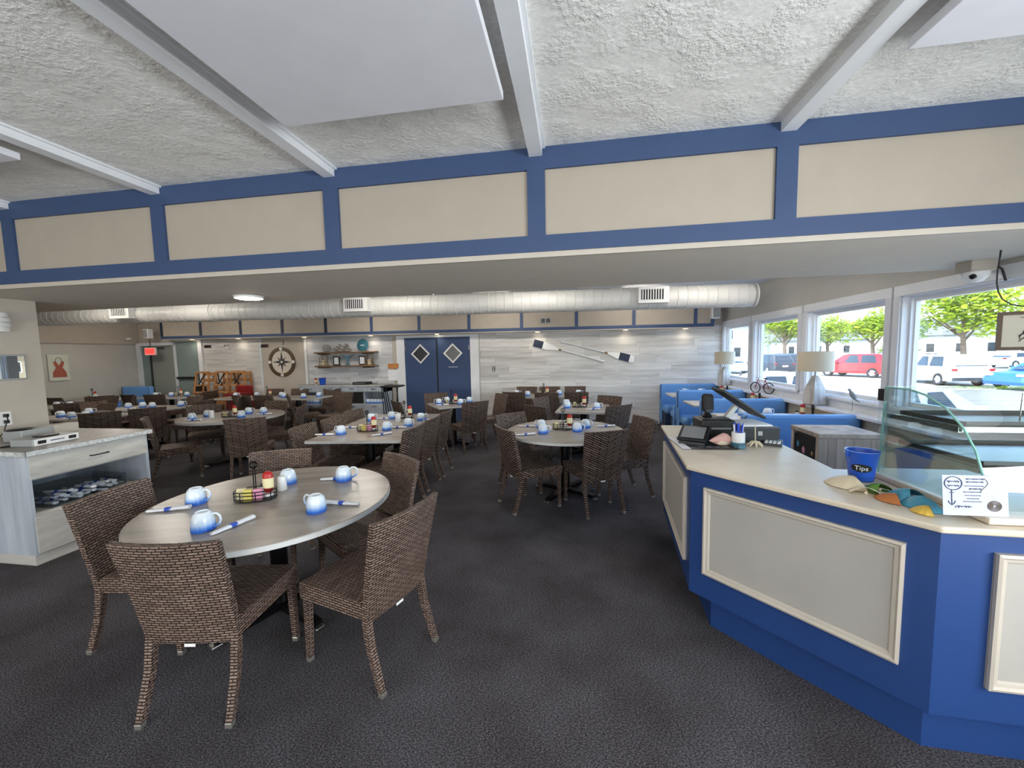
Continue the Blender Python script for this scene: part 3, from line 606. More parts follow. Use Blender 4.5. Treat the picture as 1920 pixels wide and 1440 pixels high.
# things on the counter
o = B().box((0, 0, .0015), (.36, .38, .003)).build('counter_mat', 'charcoal', loc=(.905, 2.93, CT), rz=.04); tag(o, 'dark printed mat lying on the counter under the card reader', 'mat')
B().box((-.15, 0, .0035), (.055, .37, .001)).build('white_strip', 'white_paper', o)
for k in range(4): B().box((-.04+.055*k, -.12, .0035), (.035, .02+.012*(k % 2), .001)).build('grey_print', 'mid_grey', o)
t = thing('card_reader', 'black wedge card terminal with grey screen on the mat', 'card reader', (.865, 2.95, CT+.003), -.45)
B().prism([(-.09, 0), (.10, 0), (.10, .075), (.085, .085), (-.09, .02)], -.085, .085, Matrix.Rotation(R(90), 4, 'Z') @ Matrix.Rotation(R(90), 4, 'X')).build('body', 'charcoal', t)
sc = B().box((0, 0, 0), (.19, .205, .016), bevel=.005, rx=R(20)); xf(sc, Matrix.Translation((0, -.005, .066))).build('bezel', 'black', t)
sc = B().box((0, 0, 0), (.15, .155, .004), rx=R(20)); xf(sc, Matrix.Translation((0, -.008, .0755))).build('screen', 'mid_grey', t)
t = thing('receipt_printer', 'black box receipt printer behind the card terminal', 'printer', (1.06, 3.14, CT))
B().box((0, 0, .075), (.24, .22, .15), bevel=.012).build('case', 'black', t); B().box((0, -.02, .152), (.2, .1, .008), bevel=.003).build('lid', 'charcoal', t); B().box((.02, -.112, .09), (.14, .004, .012)).build('paper_slot', 'mid_grey', t)
t = thing('phone_scanner', 'black rounded scanner standing on the receipt printer', 'scanner', (1.02, 3.16, CT+.156))
B().lathe([(.035, 0), (.038, .01), (.020, .03), (.018, .05)], 16).build('stand', 'black', t)
xf(B().box((0, 0, 0), (.085, .05, .14), bevel=.022), Matrix.Translation((0, -.01, .11)) @ Matrix.Rotation(R(-8), 4, 'X')).build('head', 'black_matte', t)
B().box((.0, -.045, .055), (.05, .02, .03), bevel=.006).build('trigger', 'charcoal', t)
t = thing('touch_monitor', 'thin black monitor on a silver arm tilted back', 'monitor', (1.20, 3.22, CT))
B().box((0, 0, .01), (.2, .2, .02), bevel=.006).build('foot', 'charcoal', t); B().bar((-.04, 0, .02), (-.06, 0, .09), .05, .04).bar((-.06, 0, .09), (.05, 0, .235), .045, .03).build('arm', 'steel', t)
m = Matrix.Translation((.06, 0, .26)) @ Matrix.Rotation(R(35), 4, 'Y'); mo = xf(B().box((0, 0, 0), (.36, .26, .022), bevel=.006), m).build('panel', 'black', t)
xf(B().box((0, 0, .0118), (.33, .235, .002)), m).build('screen', 'dark_grey', mo)
t = thing('cash_drawer', 'grey metal cash drawer on the counter behind the pen cup', 'cash drawer', (1.315, 3.12, CT)); B().box((0, 0, .055), (.27, .30, .11), bevel=.006).build('case', 'dark_grey', t)
B().box((.0, -.152, .055), (.25, .006, .085), bevel=.002).build('drawer_front', 'charcoal', t); B().box((0, -.157, .07), (.03, .004, .03)).build('lock', 'steel', t)
o = B().box((0, 0, .006), (.2, .26, .012), bevel=.002).build('paper_stack', 'white_paper', loc=(1.31, 3.14, CT+.11), rz=.1); tag(o, 'white papers stacked on the grey cash drawer', 'papers')
t = thing('pen_cup', 'white and blue pen cup on the counter', 'pen cup', (1.13, 2.86, CT)); B().lathe([(.040, 0), (.042, .003), (.042, .03)], 20).build('blue_foot', 'glaze_tail', t)
B().lathe([(.042, .03), (.042, .10), (.038, .10), (.037, .03), (.0001, .03)], 20).build('cylinder', 'white_gloss', t)
for i in range(6):
    a = i*1.05; x, y = 1.13+.02*math.cos(a), 2.86+.02*math.sin(a); o = thing('ballpoint_pen', '', 'pen', (x, y, CT+.033), 0, 'pens in the cup'); later(o, 'blue pen standing in the white pen cup')
    B().tube([(0, 0, 0), (.010*math.cos(a), .010*math.sin(a), .12)], .0055, 6).build('barrel', 'blue_pen' if i % 3 else 'white_gloss', o); B().tube([(.010*math.cos(a), .010*math.sin(a), .12), (.0105*math.cos(a), .0105*math.sin(a), .128)], .004, 6).build('button', 'blue_pen', o)
def shell(x, y, rz, sx, sy, h, mat, label, mat2=None, z=CT, ribs=9):
    t = thing('seashell', label, 'shell', (x, y, z), rz, 'shells on the counter')
    def fn(u, v):
        a = -PI*.62+u*PI*1.24; r = v; k = 1+.04*math.cos(u*ribs*2*PI)
        return (sx*(r*math.sin(a)*.62)*k, sy*(-.35+r*math.cos(a)*.62+.1)*k, .003+h*(math.sin(min(1, (1-v)*1.15)*PI/2)**.8)*(1-.25*v))
    b = B().grid(fn, 36, 8); bot = B().grid(lambda u, v: (lambda p: (p[0], p[1], .001))(fn(u, v)), 36, 8); b.add(bot.v, [f[::-1] for f in bot.f], True); b.build('valve', mat, t)
    B().lathe([(.007, .0), (.008, h*.3), (.0001, h*.55)], 10, c=(0, -.25*sy, 0)).build('hinge_knob', mat2 or mat, t); return t
shell(1.30, 2.09, 1.2, .15, .17, .045, 'shell_cream', 'large pale cream seashell lying before the tips bucket'); shell(1.335, 1.985, -.4, .10, .11, .026, 'shell_cream', 'small cream seashell touching the large pale one')
shell(1.395, 2.02, .4, .09, .10, .035, 'shell_green', 'green seashell between the cream shell and glass case', 'shell_cream'); shell(1.365, 1.90, .8, .10, .11, .03, 'shell_orange', 'orange-brown seashell at the front of the shell row', 'shell_cream')
shell(1.435, 1.93, .6, .13, .13, .045, 'shell_blue', 'turquoise and yellow painted seashell in the shell row', 'shell_yellow'); shell(1.42, 1.83, 1.4, .13, .12, .04, 'shell_blue', 'blue painted seashell beside the paper sign', 'shell_yellow')
shell(1.39, 1.765, .9, .07, .08, .028, 'shell_yellow', 'yellow seashell end piece at the paper sign')
t = thing('conch_shell', 'pink conch shell lying on the dark counter mat', 'shell', (1.02, 2.87, CT+.003), .3)
B().lathe([(.0001, -.09), (.012, -.07), (.035, -.02), (.05, .02), (.042, .05), (.02, .075), (.0001, .085)], 14, sy=.75, m=Matrix.Translation((0, 0, .036)) @ Matrix.Rotation(R(90), 4, 'Y')).build('whorl', 'shell_pink', t)
B().lathe([(.0001, -.05), (.015, -.02), (.018, .02), (.0001, .05)], 10, sy=.5, m=Matrix.Translation((0, -.028, .02)) @ Matrix.Rotation(R(90), 4, 'Y')).build('lip', 'shell_cream', t)
o = B().lathe([(.018, 0), (.028, .008), (.026, .022), (.012, .03), (.0001, .031)], 12).build('pebble', 'glaze_tail', loc=(1.12, 2.785, CT)); tag(o, 'small blue-brown stone in front of the pen cup', 'stone')
t = thing('sand_dollar_stand', 'white branched coral ornament with a thin upright rod', 'ornament', (1.24, 2.86, CT))
for k in range(7): a = k*.9; B().tube([(0, 0, .028), (.022*math.cos(a), .022*math.sin(a), .03), (.048*math.cos(a), .048*math.sin(a), .004)], [.011, .008, .005], 6).build('branch', 'shell_cream', t)
B().tube([(0, 0, .02), (-.003, 0, .15)], .003, 6).build('rod', 'shell_cream', t)
t = thing('desk_calculator', 'grey desk calculator lying on the counter edge', 'calculator', (1.385, 2.93, CT), -.5); B().box((0, 0, .011), (.11, .15, .02), rx=R(4), bevel=.004).build('case', 'dark_grey', t)
B().box((0, .05, .025), (.09, .03, .003), rx=R(4)).build('display', 'glaze_tail', t)
for i in range(4):
    for j in range(4): B().box((-.036+.024*i, -.055+.022*j, .0215), (.018, .014, .006)).build('key', 'white_gloss', t)
# tips bucket
t = thing('tips_bucket', 'blue metal tips bucket with chalk label on the counter', 'bucket', (1.44, 2.17, CT), 0)
B().lathe([(.0001, .002), (.046, .002), (.049, .004), (.067, .145), (.070, .149), (.070, .153), (.066, .153), (.063, .145), (.045, .012), (.0001, .012)], 32).build('pail', 'bucket_blue', t)
for s in (-1, 1): B().box((s*.069, 0, .135), (.008, .02, .03), bevel=.003).build('ear', 'bucket_blue', t)
B().tube([(.072*math.cos(a), .072*math.sin(a)*.95, .142-.012*math.sin(a)) for a in [PI*k/16 for k in range(17)]], .0022, 6).build('bail_handle', 'steel', t)
def wrap(b, a0, z0, off):
    out = []
    for x, y, z in b.v:
        zz = z0+y; r = .049+.018*(zz-.004)/.141+off; a = a0+x/r; out.append((r*math.cos(a), r*math.sin(a), zz))
    b.v = out; return b
lb = B(); n = 28; vs = [(0, 0, 0)]+[(.044*math.cos(2*PI*k/n)*(1 if k % 2 else .97), .021*math.sin(2*PI*k/n), 0) for k in range(n)]+[(.022*math.cos(2*PI*k/n), .0105*math.sin(2*PI*k/n), 0) for k in range(n)]
fs = [(0, n+1+k, n+1+(k+1) % n) for k in range(n)]+[(n+1+k, 1+k, 1+(k+1) % n, n+1+(k+1) % n) for k in range(n)]; lb.add(vs, fs)
wrap(lb, R(236), .072, .0012).build('chalk_label', 'black_matte', t)
wrap(text_mb('Tips', .032), R(236), .072, .0022).build('lettering', 'white_paper', t)
# ------------------------------------------------------------------ curved glass display case
dc = thing('display_case', 'curved glass pastry display case standing on the counter', 'display case', (1.55, 2.0, CT+.0))
X0, X1 = 0, 1.42
B().bb(X0-.02, X1, -.345, .30, .002, .028, bevel=.004).build('base_tray', 'counter_top', dc)
cur = [(-.30, .03), (-.298, .10), (-.285, .18), (-.255, .26), (-.20, .34), (-.12, .41), (-.02, .455), (.06, .47)]
bkp = [(.20, .47), (.22, .03)]
def side(x):
    b = B(); pl = cur+bkp; b.add([(x-.003, y, z) for y, z in pl]+[(x+.003, y, z) for y, z in pl], [tuple(range(len(pl))), tuple(range(len(pl), 2*len(pl)))[::-1]]); b.build('end_glass', 'case_glass', dc)
    e = B().tube([(x, y, z) for y, z in cur], .0045, 6); e.build('glass_edge', 'glass_edge', dc)
    B().tube([(x, .06, .47), (x, .20, .47)], .004, 6).tube([(x, .20, .47), (x, .22, .03)], .004, 6).build('glass_edge', 'glass_edge', dc)
side(X0); side(X1)
b = B(); n = len(cur); b.add([(x, y, z) for x in (X0, X1) for y, z in cur], [(i, i+1, n+i+1, n+i) for i in range(n-1)], True); b.build('front_glass', 'case_glass', dc)
B().bb(X0, X1, .06, .20, .468, .474).build('top_glass', 'case_glass', dc)
B().bb(X0-.012, X0+.012, .195, .225, .03, .40).build('corner_post', 'clear_plastic', dc); B().bb(X0-.014, X0+.006, .19, .23, .40, .46).build('post_clip', 'black', dc)
B().tube([(X0+.38, -.005, .46), (X0+.38, .0, .33)], .003, 6).build('divider_wire', 'chrome', dc)
for z, y0 in ((.33, -.17), (.185, -.26)):
    sh = B().bb(X0+.015, X1-.01, y0, .19, z, z+.006).build('shelf', 'case_glass', dc)
    B().bb(X0+.015, X1-.01, y0-.008, y0, z-.012, z+.010).build('shelf_rail', 'steel', sh); B().bb(X0+.008, X0+.02, y0, .2, z-.014, z+.008).build('shelf_side', 'chrome', sh)
for z, y0, k in ((.33, -.15, 'upper'), (.185, -.23, 'lower')):
    for j, (xa, xb) in enumerate(((.05, .66), (.70, 1.36))):
        tr = thing('baking_tray', f'dark empty baking tray on the {k} display shelf, {("left", "right")[j]}', 'tray', (1.55+(xa+xb)/2, 2.0+y0/2+.09, CT+z+.0065), 0, 'trays in the display case')
        wd, dp = xb-xa, .17-y0
        B().bb(-wd/2, wd/2, -dp/2, dp/2, 0, .004).build('tray_floor', 'case_tray', tr)
        b = B(); [b.bb(*q) for q in ((-wd/2, wd/2, -dp/2, -dp/2+.006, .0, .02), (-wd/2, wd/2, dp/2-.006, dp/2, 0, .02), (-wd/2, -wd/2+.006, -dp/2, dp/2, 0, .02), (wd/2-.006, wd/2, -dp/2, dp/2, 0, .02))]; b.build('tray_rim', 'charcoal', tr)
# paper sign propped on the case
sg = thing('paper_sign', 'handwritten white paper sign leaning on the display case front', 'sign', (1.50, 1.672, CT+.0285), .02); ML = Matrix.Rotation(R(84), 4, 'X')
xf(B().box((0, .076, 0), (.215, .152, .0012)), ML).build('sheet', 'sign_paper', sg)
def ink(pts, r=.0011, nm='pen_line', mat='ink', closed=False): xf(B().tube([(x, y, .0014) for x, y in pts], r*1.35, 5, closed), ML).build(nm, mat, sg)
ink([(-.072+.029*math.cos(2*PI*k/24), .121+.025*math.sin(2*PI*k/24)) for k in range(24)], .0013, 'drawn_circle', 'ink', True)
def scrib(x0, x1, y, amp, k, nm='scribbled_line', r=.0009): ink([(x0+(x1-x0)*i/k, y+amp*math.sin(i*2.3)*(.6+.4*math.sin(i*.7))) for i in range(k+1)], r, nm)
scrib(-.092, -.052, .128, .005, 14); scrib(-.092, -.052, .112, .004, 14)
for y, x0, x1, a in ((.138, -.03, .03, .003), (.127, -.03, .028, .003), (.112, -.035, .028, .0012), (.101, -.02, .02, .003), (.089, -.04, .02, .0015), (.076, -.035, .018, .001), (.064, -.028, .012, .001), (.053, -.04, .02, .001)): scrib(x0, x1, y, a, 22)
ink([(-.078, .095), (-.078, .040)], .0012, 'anchor_shank'); ink([(-.086, .086), (-.070, .086)], .0011, 'anchor_stock'); ink([(-.09, .055), (-.086, .045), (-.078, .039), (-.070, .045), (-.066, .055)], .0012, 'anchor_arms')
ink([(-.064, .035), (-.068, .034), (-.064, .029)], .001, 'arrow'); scrib(-.062, -.012, .034, .006, 16, 'signature')
ink([(.03+.012*math.sin(i*.35), .142-.004*i) for i in range(14)], .0008, 'vine_drawing', 'ink_brown')
for k in range(4): ink([(.062+(.022-.005*k)*math.cos(a), .038+(.019-.0045*k)*math.sin(a)) for a in [2*PI*i/16 for i in range(16)]], .0014, 'shell_drawing', 'ink_brown', True)
# ------------------------------------------------------------------ booths along the windows
def booth(y, near, far, label, x0=1.90, x1=3.07, h=.90):
    cx = (x0+x1)/2; wd = x1-x0; t = thing('booth_bench', label, 'booth', (cx, y, 0), 0, 'blue vinyl booths')
    B().box((0, 0, h/2+.06), (wd, .13, h-.12), bevel=.03).build('back', 'booth_blue', t)
    for s in (-1, 1): B().tube([(s*(wd/2-.004), -.064, .14), (s*(wd/2-.004), -.064, h-.03), (s*(wd/2-.03), -.064, h-.004)], .007, 6).build('piping', 'booth_pipe', t)
    B().box((0, 0, .03+.06), (wd-.04, .16, .18)).build('plinth', 'booth_dark', t)
    for s, on in ((-1, near), (1, far)):
        if not on: continue
        B().box((0, s*.295, .385), (wd-.01, .46, .15), bevel=.05).build('seat', 'booth_blue', t); B().box((0, s*.28, .155), (wd-.03, .40, .31), bevel=.008).build('seat_base', 'booth_dark', t)
        B().box((-wd/2-.004, s*.17, .34), (.02, .12, .5), bevel=.008).build('end_cap', 'booth_blue', t)
    return t
booth(8.95, True, False, 'blue vinyl booth bench against the plank wall'); booth(7.55, True, True, 'blue vinyl booth bench, second from the plank wall')
booth(6.20, True, True, 'blue vinyl booth bench, third from the plank wall'); booth(4.72, True, True, 'nearest blue vinyl booth bench behind the counter')
for y, nm in ((8.22, 'farthest'), (6.88, 'middle'), (5.46, 'nearest')):
    t = thing('booth_table', f'{nm} white-topped booth table by the windows', 'table', (2.49, y, 0), 0, 'booth tables')
    tp = B().box((0, 0, TH-.015), (1.14, .62, .03), bevel=.006).build('tabletop', 'counter_top', t); B().lathe([(.045, .03), (.045, TH-.03)], 14).build('column', 'black_metal', t); B().box((0, 0, .016), (.55, .45, .03), bevel=.01).build('foot_plate', 'black_metal', t)
    for x, yy in ((2.25, y+.12), (2.55, y+.1)): cup(x, yy, .3, nm+' booth table')
    put('ketchup', ketchup_proto, 2.93, y+.02, TH, .2, 'red ketchup bottle against the window shelf on the ', nm+' booth table', 'red ketchup bottles')
    put('shaker', shaker_proto, 2.85, y+.0, TH, .2, 'salt shaker by the ketchup on the ', nm+' booth table', 'salt shakers')
    o = thing('pepper_mill', f'dark pepper mill on the {nm} booth table', 'pepper mill', (2.99, y-.08, TH), 0, 'pepper mills'); B().lathe([(.018, 0), (.02, .02), (.012, .08), (.018, .13)], 12).build('body', 'black_matte', o); B().lathe([(.016, .13), (.02, .15), (.012, .175), (.0001, .18)], 12).build('head', 'charcoal', o)
# slatted wooden crate stand with a chalk picture
t = thing('wooden_stand', 'whitewashed plank stand with chalk fish picture behind the counter', 'stand', (2.33, 3.87, 0))
B().bb(-.21, .23, -.18, .20, .02, .86).build('carcass', 'dark_grey', t); B().box((.01, .01, .88), (.50, .44, .04), bevel=.004).build('top_board', 'crate_wood', t)
for k in range(7): B().bb(-.225+.066*k, -.162+.066*k, -.202, -.18, .0, .86).build('slat', 'crate_wood', t)
ch = B().bb(-.226, -.21, -.17, .19, .2, .83).build('chalkboard', 'black_matte', t); B().bb(-.236, -.21, -.20, -.165, .0, .86).bb(-.236, -.21, .185, .22, 0, .86).build('frame_rail', 'crate_wood', t)
def chalk(y, z, s, mat): xf(B().lathe([(.0001, 0), (s, .001), (s*.9, .002), (.0001, .002)], 10, sx=1, sy=.65), Matrix.Translation((-.2265, y, z)) @ Matrix.Rotation(R(-90), 4, 'Y')).build('chalk_drawing', mat, ch)
for y, z, s, mm in ((.12, .74, .03, 'shell_blue'), (.03, .70, .035, 'pink_paper'), (.10, .62, .03, 'shell_orange'), (-.05, .60, .035, 'shell_green'), (-.10, .70, .02, 'shell_yellow'), (-.1, .5, .03, 'shell_green')): chalk(y, z, s, mm)
# ------------------------------------------------------------------ window shelf: lamps, bicycle, gull
for y, nm in ((5.50, 'nearer'), (8.52, 'farther')):
    t = thing('table_lamp', f'{nm} table lamp with drum shade on the window shelf', 'lamp', (3.07, y, .90), .25)
    a, bq = .085, .045; b = B(); pr = [(.07, 0), (.085, .02), (.075, .22), (.03, .36), (.02, .38)]
    vs = [(sx*r, sy*r, z) for r, z in pr for sx, sy in ((-1, -1), (1, -1), (1, 1), (-1, 1))]; n = len(pr)
    b.add(vs, [(i*4+k, i*4+(k+1) % 4, i*4+4+(k+1) % 4, i*4+4+k) for i in range(n-1) for k in range(4)]+[(3, 2, 1, 0), (n*4-4, n*4-3, n*4-2, n*4-1)]); b.build('base', 'lamp_wood', t)
    B().tube([(0, 0, .37), (0, 0, .60)], .008, 8).build('stem', 'steel', t)
    B().lathe([(.19, .44), (.185, .69), (.180, .69), (.185, .44)], 40, ring=True).build('shade', 'shade', t); B().tube([(-.18, 0, .66), (.18, 0, .66)], .003, 5).tube([(0, -.18, .66), (0, .18, .66)], .003, 5).build('spider', 'steel', t)
t = thing('model_bicycle', 'small model bicycle standing on the window shelf', 'model bicycle', (3.09, 6.95, .90), R(118)); t.scale = (1.4, 1.4, 1.4)
for x in (-.085, .085):
    w_ = B().tube([(x+.062*math.cos(a), 0, .064+.062*math.sin(a)) for a in [2*PI*k/24 for k in range(24)]], .006, 6, True).build('wheel', 'black', t); b = B()
    for k in range(8): a = k*PI/8; b.tube([(x-.058*math.cos(a), 0, .064-.058*math.sin(a)), (x+.058*math.cos(a), 0, .064+.058*math.sin(a))], .0009, 4)
    b.build('spokes', 'steel', w_)
B().tube([(-.085, 0, .064), (-.04, 0, .155), (.05, 0, .155), (-.01, 0, .065), (-.04, 0, .155)], .0045, 6).tube([(-.085, 0, .064), (-.01, 0, .065)], .0045, 6).tube([(.05, 0, .165), (.085, 0, .064)], .0045, 6).build('frame', 'bike_red', t)
B().tube([(.048, 0, .15), (.045, 0, .185)], .004, 6).tube([(.05, -.05, .187), (.045, 0, .185), (.05, .05, .187)], .004, 6).build('handlebar', 'steel', t); B().box((-.045, 0, .178), (.05, .025, .012), bevel=.004).tube([(-.04, 0, .15), (-.045, 0, .175)], .004, 6).build('saddle', 'black', t)
t = thing('gull_ornament', 'grey bird ornament on a thin rod and round foot, window shelf', 'ornament', (3.10, 4.86, .90), R(100))
B().lathe([(.045, 0), (.045, .012), (.04, .016)], 18).build('foot', 'white_gloss', t); B().tube([(0, 0, .014), (0, 0, .16)], .0025, 6).build('rod', 'steel', t)
B().lathe([(.0001, -.07), (.016, -.05), (.026, -.01), (.022, .03), (.013, .055), (.016, .075), (.0001, .092)], 12, m=Matrix.Translation((0, 0, .2)) @ Matrix.Rotation(R(38), 4, 'Y')).build('bird_body', 'gull_grey', t)
B().tube([(.055, 0, .262), (.085, 0, .258)], [.005, .0015], 6).build('beak', 'shell_yellow', t); B().tube([(-.04, 0, .15), (-.09, 0, .135)], [.012, .004], 6).build('tail', 'gull_grey', t)
# security dome and hanging octopus print
t = thing('security_camera', 'white dome security camera under the dropped ceiling', 'camera', (3.02, 3.5, 2.27)); B().box((0, 0, -.04), (.17, .13, .08), bevel=.006).build('mount', 'greige_light', t)
B().lathe([(.072, -.08), (.075, -.09), (.066, -.12), (.04, -.15), (.0001, -.162)], 24).build('dome', 'white_gloss', t); B().lathe([(.02, 0), (.018, .018), (.0001, .02)], 12, m=Matrix.Translation((-.045, -.04, -.115)) @ Matrix.Rotation(R(-120), 4, 'Y')).build('lens', 'black', t)
B().tube([(.085, 0, -.03), (.12, -.01, -.035), (.14, -.03, -.07), (.15, -.04, -.13), (.155, -.045, -.16)], .007, 6).build('cable', 'black', t)
t = thing('hanging_print', 'framed octopus print hanging from a wire in the window', 'picture', (2.945, 3.02, 1.60), R(-32)); wd, ht = .30, .255
m = B()
for q in ((-wd/2, wd/2, 0, .022), (-wd/2, wd/2, ht-.022, ht)): m.bb(q[0], q[1], -.012, .012, q[2], q[3])
for q in ((-wd/2, -wd/2+.022), (wd/2-.022, wd/2)): m.bb(q[0], q[1], -.012, .012, .022, ht-.022)
m.build('frame', 'frame_brown', t); pp = B().bb(-wd/2+.022, wd/2-.022, -.004, .004, .022, ht-.022).build('sheet', 'print_paper', t)
b = B().lathe([(.0001, -.03), (.02, -.01), (.022, .015), (.0001, .04)], 12, sy=.1, m=Matrix.Translation((0, -.005, .15)))
for k in range(8):
    s = -1 if k % 2 else 1; a = .25+.33*(k//2); pts = [(s*.008, -.0055, .135)]+[(s*(.01+.06*u*math.sin(a)+.012*math.sin(u*5+k)), -.0055, .135-.09*u*math.cos(a*.9)) for u in (.3, .55, .8, 1)]; b.tube(pts, [.006, .005, .004, .003, .0015], 5)
b.build('octopus', 'octopus_ink', pp); B().bb(-.055, .055, -.0052, -.004, .212, .217).build('caption_line', 'ink_brown', pp)
B().tube([(0, 0, ht), (0, 0, ht+.03)], .002, 5).tube([(-.16, 0, .62), (-.166, 0, .53), (-.165, 0, .45), (-.155, 0, .39), (-.135, 0, .34), (-.10, 0, .305), (-.05, 0, .287), (0, 0, .283), (.05, 0, .287), (.1, 0, .31), (.14, 0, .35), (.165, 0, .42), (.175, 0, .5), (.18, 0, .665)], .004, 6).build('wire_loop', 'black', t)
B().tube([(-.16, 0, .62), (-.158, 0, .665)], .005, 6).build('hanger_hook', 'black', t)
# ------------------------------------------------------------------ coffee station on the left
cs = thing('coffee_cabinet', 'whitewashed coffee station cabinet with drawer and open shelf', 'cabinet', (-4.83, 2.81, 0))
# local: x from -.53 (partition) to .53 (front), y -.44..+.45
B().bb(-.5, .50, -.43, .44, 0, .09).build('plinth', 'cabinet_wood', cs)
B().bb(-.53, .53, -.44, -.415, .09, .91).build('side_panel', 'cabinet_side', cs); B().bb(-.53, .53, .425, .45, .09, .91).build('side_panel', 'cabinet_side', cs)
B().bb(-.53, .51, -.415, .425, .40, .43).build('shelf', 'cabinet_wood', cs); B().bb(-.53, -.50, -.415, .425, .09, .91).build('back_panel', 'cabinet_side', cs); B().bb(-.53, .5, -.415, .425, .70, .72).build('rail', 'cabinet_wood', cs)
dr = B().bb(.505, .535, -.425, .44, .715, .905, bevel=.003).build('drawer', 'cabinet_wood', cs); B().tube([(.535, -.03, .81), (.56, -.03, .81), (.56, .10, .81), (.535, .10, .81)], .006, 6).build('handle', 'black_metal', dr)
B().bb(.505, .535, -.425, .44, .10, .405, bevel=.003).build('door', 'cabinet_wood', cs)
wt = thing('coffee_worktop', 'grey stone worktop with speckled edge on the coffee station', 'worktop', (-4.83, 2.81, .91)); tp = B().bb(-.535, .575, -.46, .475, 0, .042, bevel=.003).build('slab', 'granite_top', wt)
B().bb(.5752, .579, -.455, .47, .003, .039).bb(-.53, .57, -.4635, -.4602, .003, .039).build('edge_strip', 'granite_edge', tp)
o = B().bb(-.2, .2, -.04, .04, 0, .9, bevel=.003).build('filler_panel', 'cabinet_side', loc=(-4.98, 2.30, 0)); tag(o, 'tall pale filler board at the left end of the coffee station', 'board')
t = thing('storage_tub', 'clear plastic tub of napkin rolls on the cabinet shelf', 'tub', (-4.52, 2.78, .43)); b = B(); [b.bb(*q) for q in ((-.20, .20, -.28, .28, .002, .006), (-.20, -.196, -.28, .28, .006, .14), (.196, .20, -.28, .28, .006, .14), (-.2, .2, -.28, -.276, .006, .14), (-.2, .2, .276, .28, .006, .14))]; b.build('shell', 'clear_plastic', t)
for k in range(22):
    o = inst(NAP, 'napkin_roll', None, (-4.52+.12*(random.random()-.2), 2.56+.022*k, .442+.028*(k % 3)+random.random()*.01), random.random()*.5-.25); inst(BAND, 'band', o); tag(o, '', 'napkin', 'napkin rolls in the tub'); o['label'] = 'white napkin roll piled in the clear tub in the cabinet'
def burner(x, y, rz, label, pot):
    t = thing('coffee_warmer', label, 'warmer', (x, y, .952), rz)
    B().box((0, 0, .03), (.20, .34, .06), bevel=.006).build('housing', 'steel_wall', t); B().lathe([(.075, .06), (.08, .064), (.075, .07), (.0001, .07)], 24).build('hot_plate', 'black', t)
    f = B().box((.101, 0, .03), (.004, .32, .054)).build('face_plate', 'white_gloss', t)
    for s in (-1, 1): B().box((.105, s*.11, .03), (.008, .055, .028), bevel=.002).build('switch', 'black', f)
    B().box((.1045, 0, .03), (.002, .10, .008)).build('badge', 'ink', f)
    return t
burner(-4.56, 2.66, .12, 'low cream twin-switch coffee warmer near the worktop edge', 0)
t = thing('warmer_tower', 'stepped cream brewer body behind the coffee warmer', 'warmer', (-4.93, 2.84, .952), .12); B().box((0, 0, .05), (.18, .40, .10), bevel=.006).build('housing', 'steel_wall', t); B().box((.06, .13, .065), (.1, .19, .09), bevel=.005).build('cover', 'greige_light', t)
B().lathe([(.085, .10), (.09, .104), (.08, .112), (.0001, .112)], 24, c=(0, -.14, 0)).build('hot_plate', 'black', t)
B().tube([(.1, -.2, .01), (.25, -.28, .006), (.2, -.42, .006)], .006, 6).build('cord', 'black', t)
# wall things on the partition
t = thing('framed_print', 'glossy framed print reflecting the windows on the partition', 'picture', (-5.368, 2.86, 1.49)); B().bb(0, .02, -.18, .18, 0, .245, bevel=.004).build('frame', 'steel_wall', t); B().bb(.0205, .022, -.165, .165, .015, .23).build('glazing', 'door_pane', t)
B().bb(.0201, .0204, -.165, .165, .015, .23).build('sheet', 'house_cream', t)
t = thing('wall_sconce', 'white ribbed half-shell wall sconce on the partition', 'sconce', (-5.365, 2.86, 1.95))
for k in range(4): B().lathe([(.115-.012*abs(k-1.5), .0), (.12-.012*abs(k-1.5), .012), (.115-.012*abs(k-1.5), .04), (.10, .043), (.10, 0)], 24, c=(0, 0, k*.045), sx=.8, ring=True).build('rib', 'white_gloss', t)
B().box((.01, 0, .09), (.02, .1, .16)).build('back_plate', 'white_paint', t)
t = thing('wall_outlet', 'white wall outlet with black plugs on the partition', 'outlet', (-5.369, 2.84, 1.06)); B().bb(0, .012, -.06, .06, 0, .13, bevel=.003).build('plate', 'white_gloss', t)
for z in (.035, .095): B().bb(.012, .04, .0, .03, z-.016, z+.016, bevel=.004).build('plug', 'black', t)
B().tube([(.04, .015, .095), (.07, .0, .06), (.06, -.03, -.05), (.09, -.08, -.1)], .005, 6).build('cord', 'black', t)
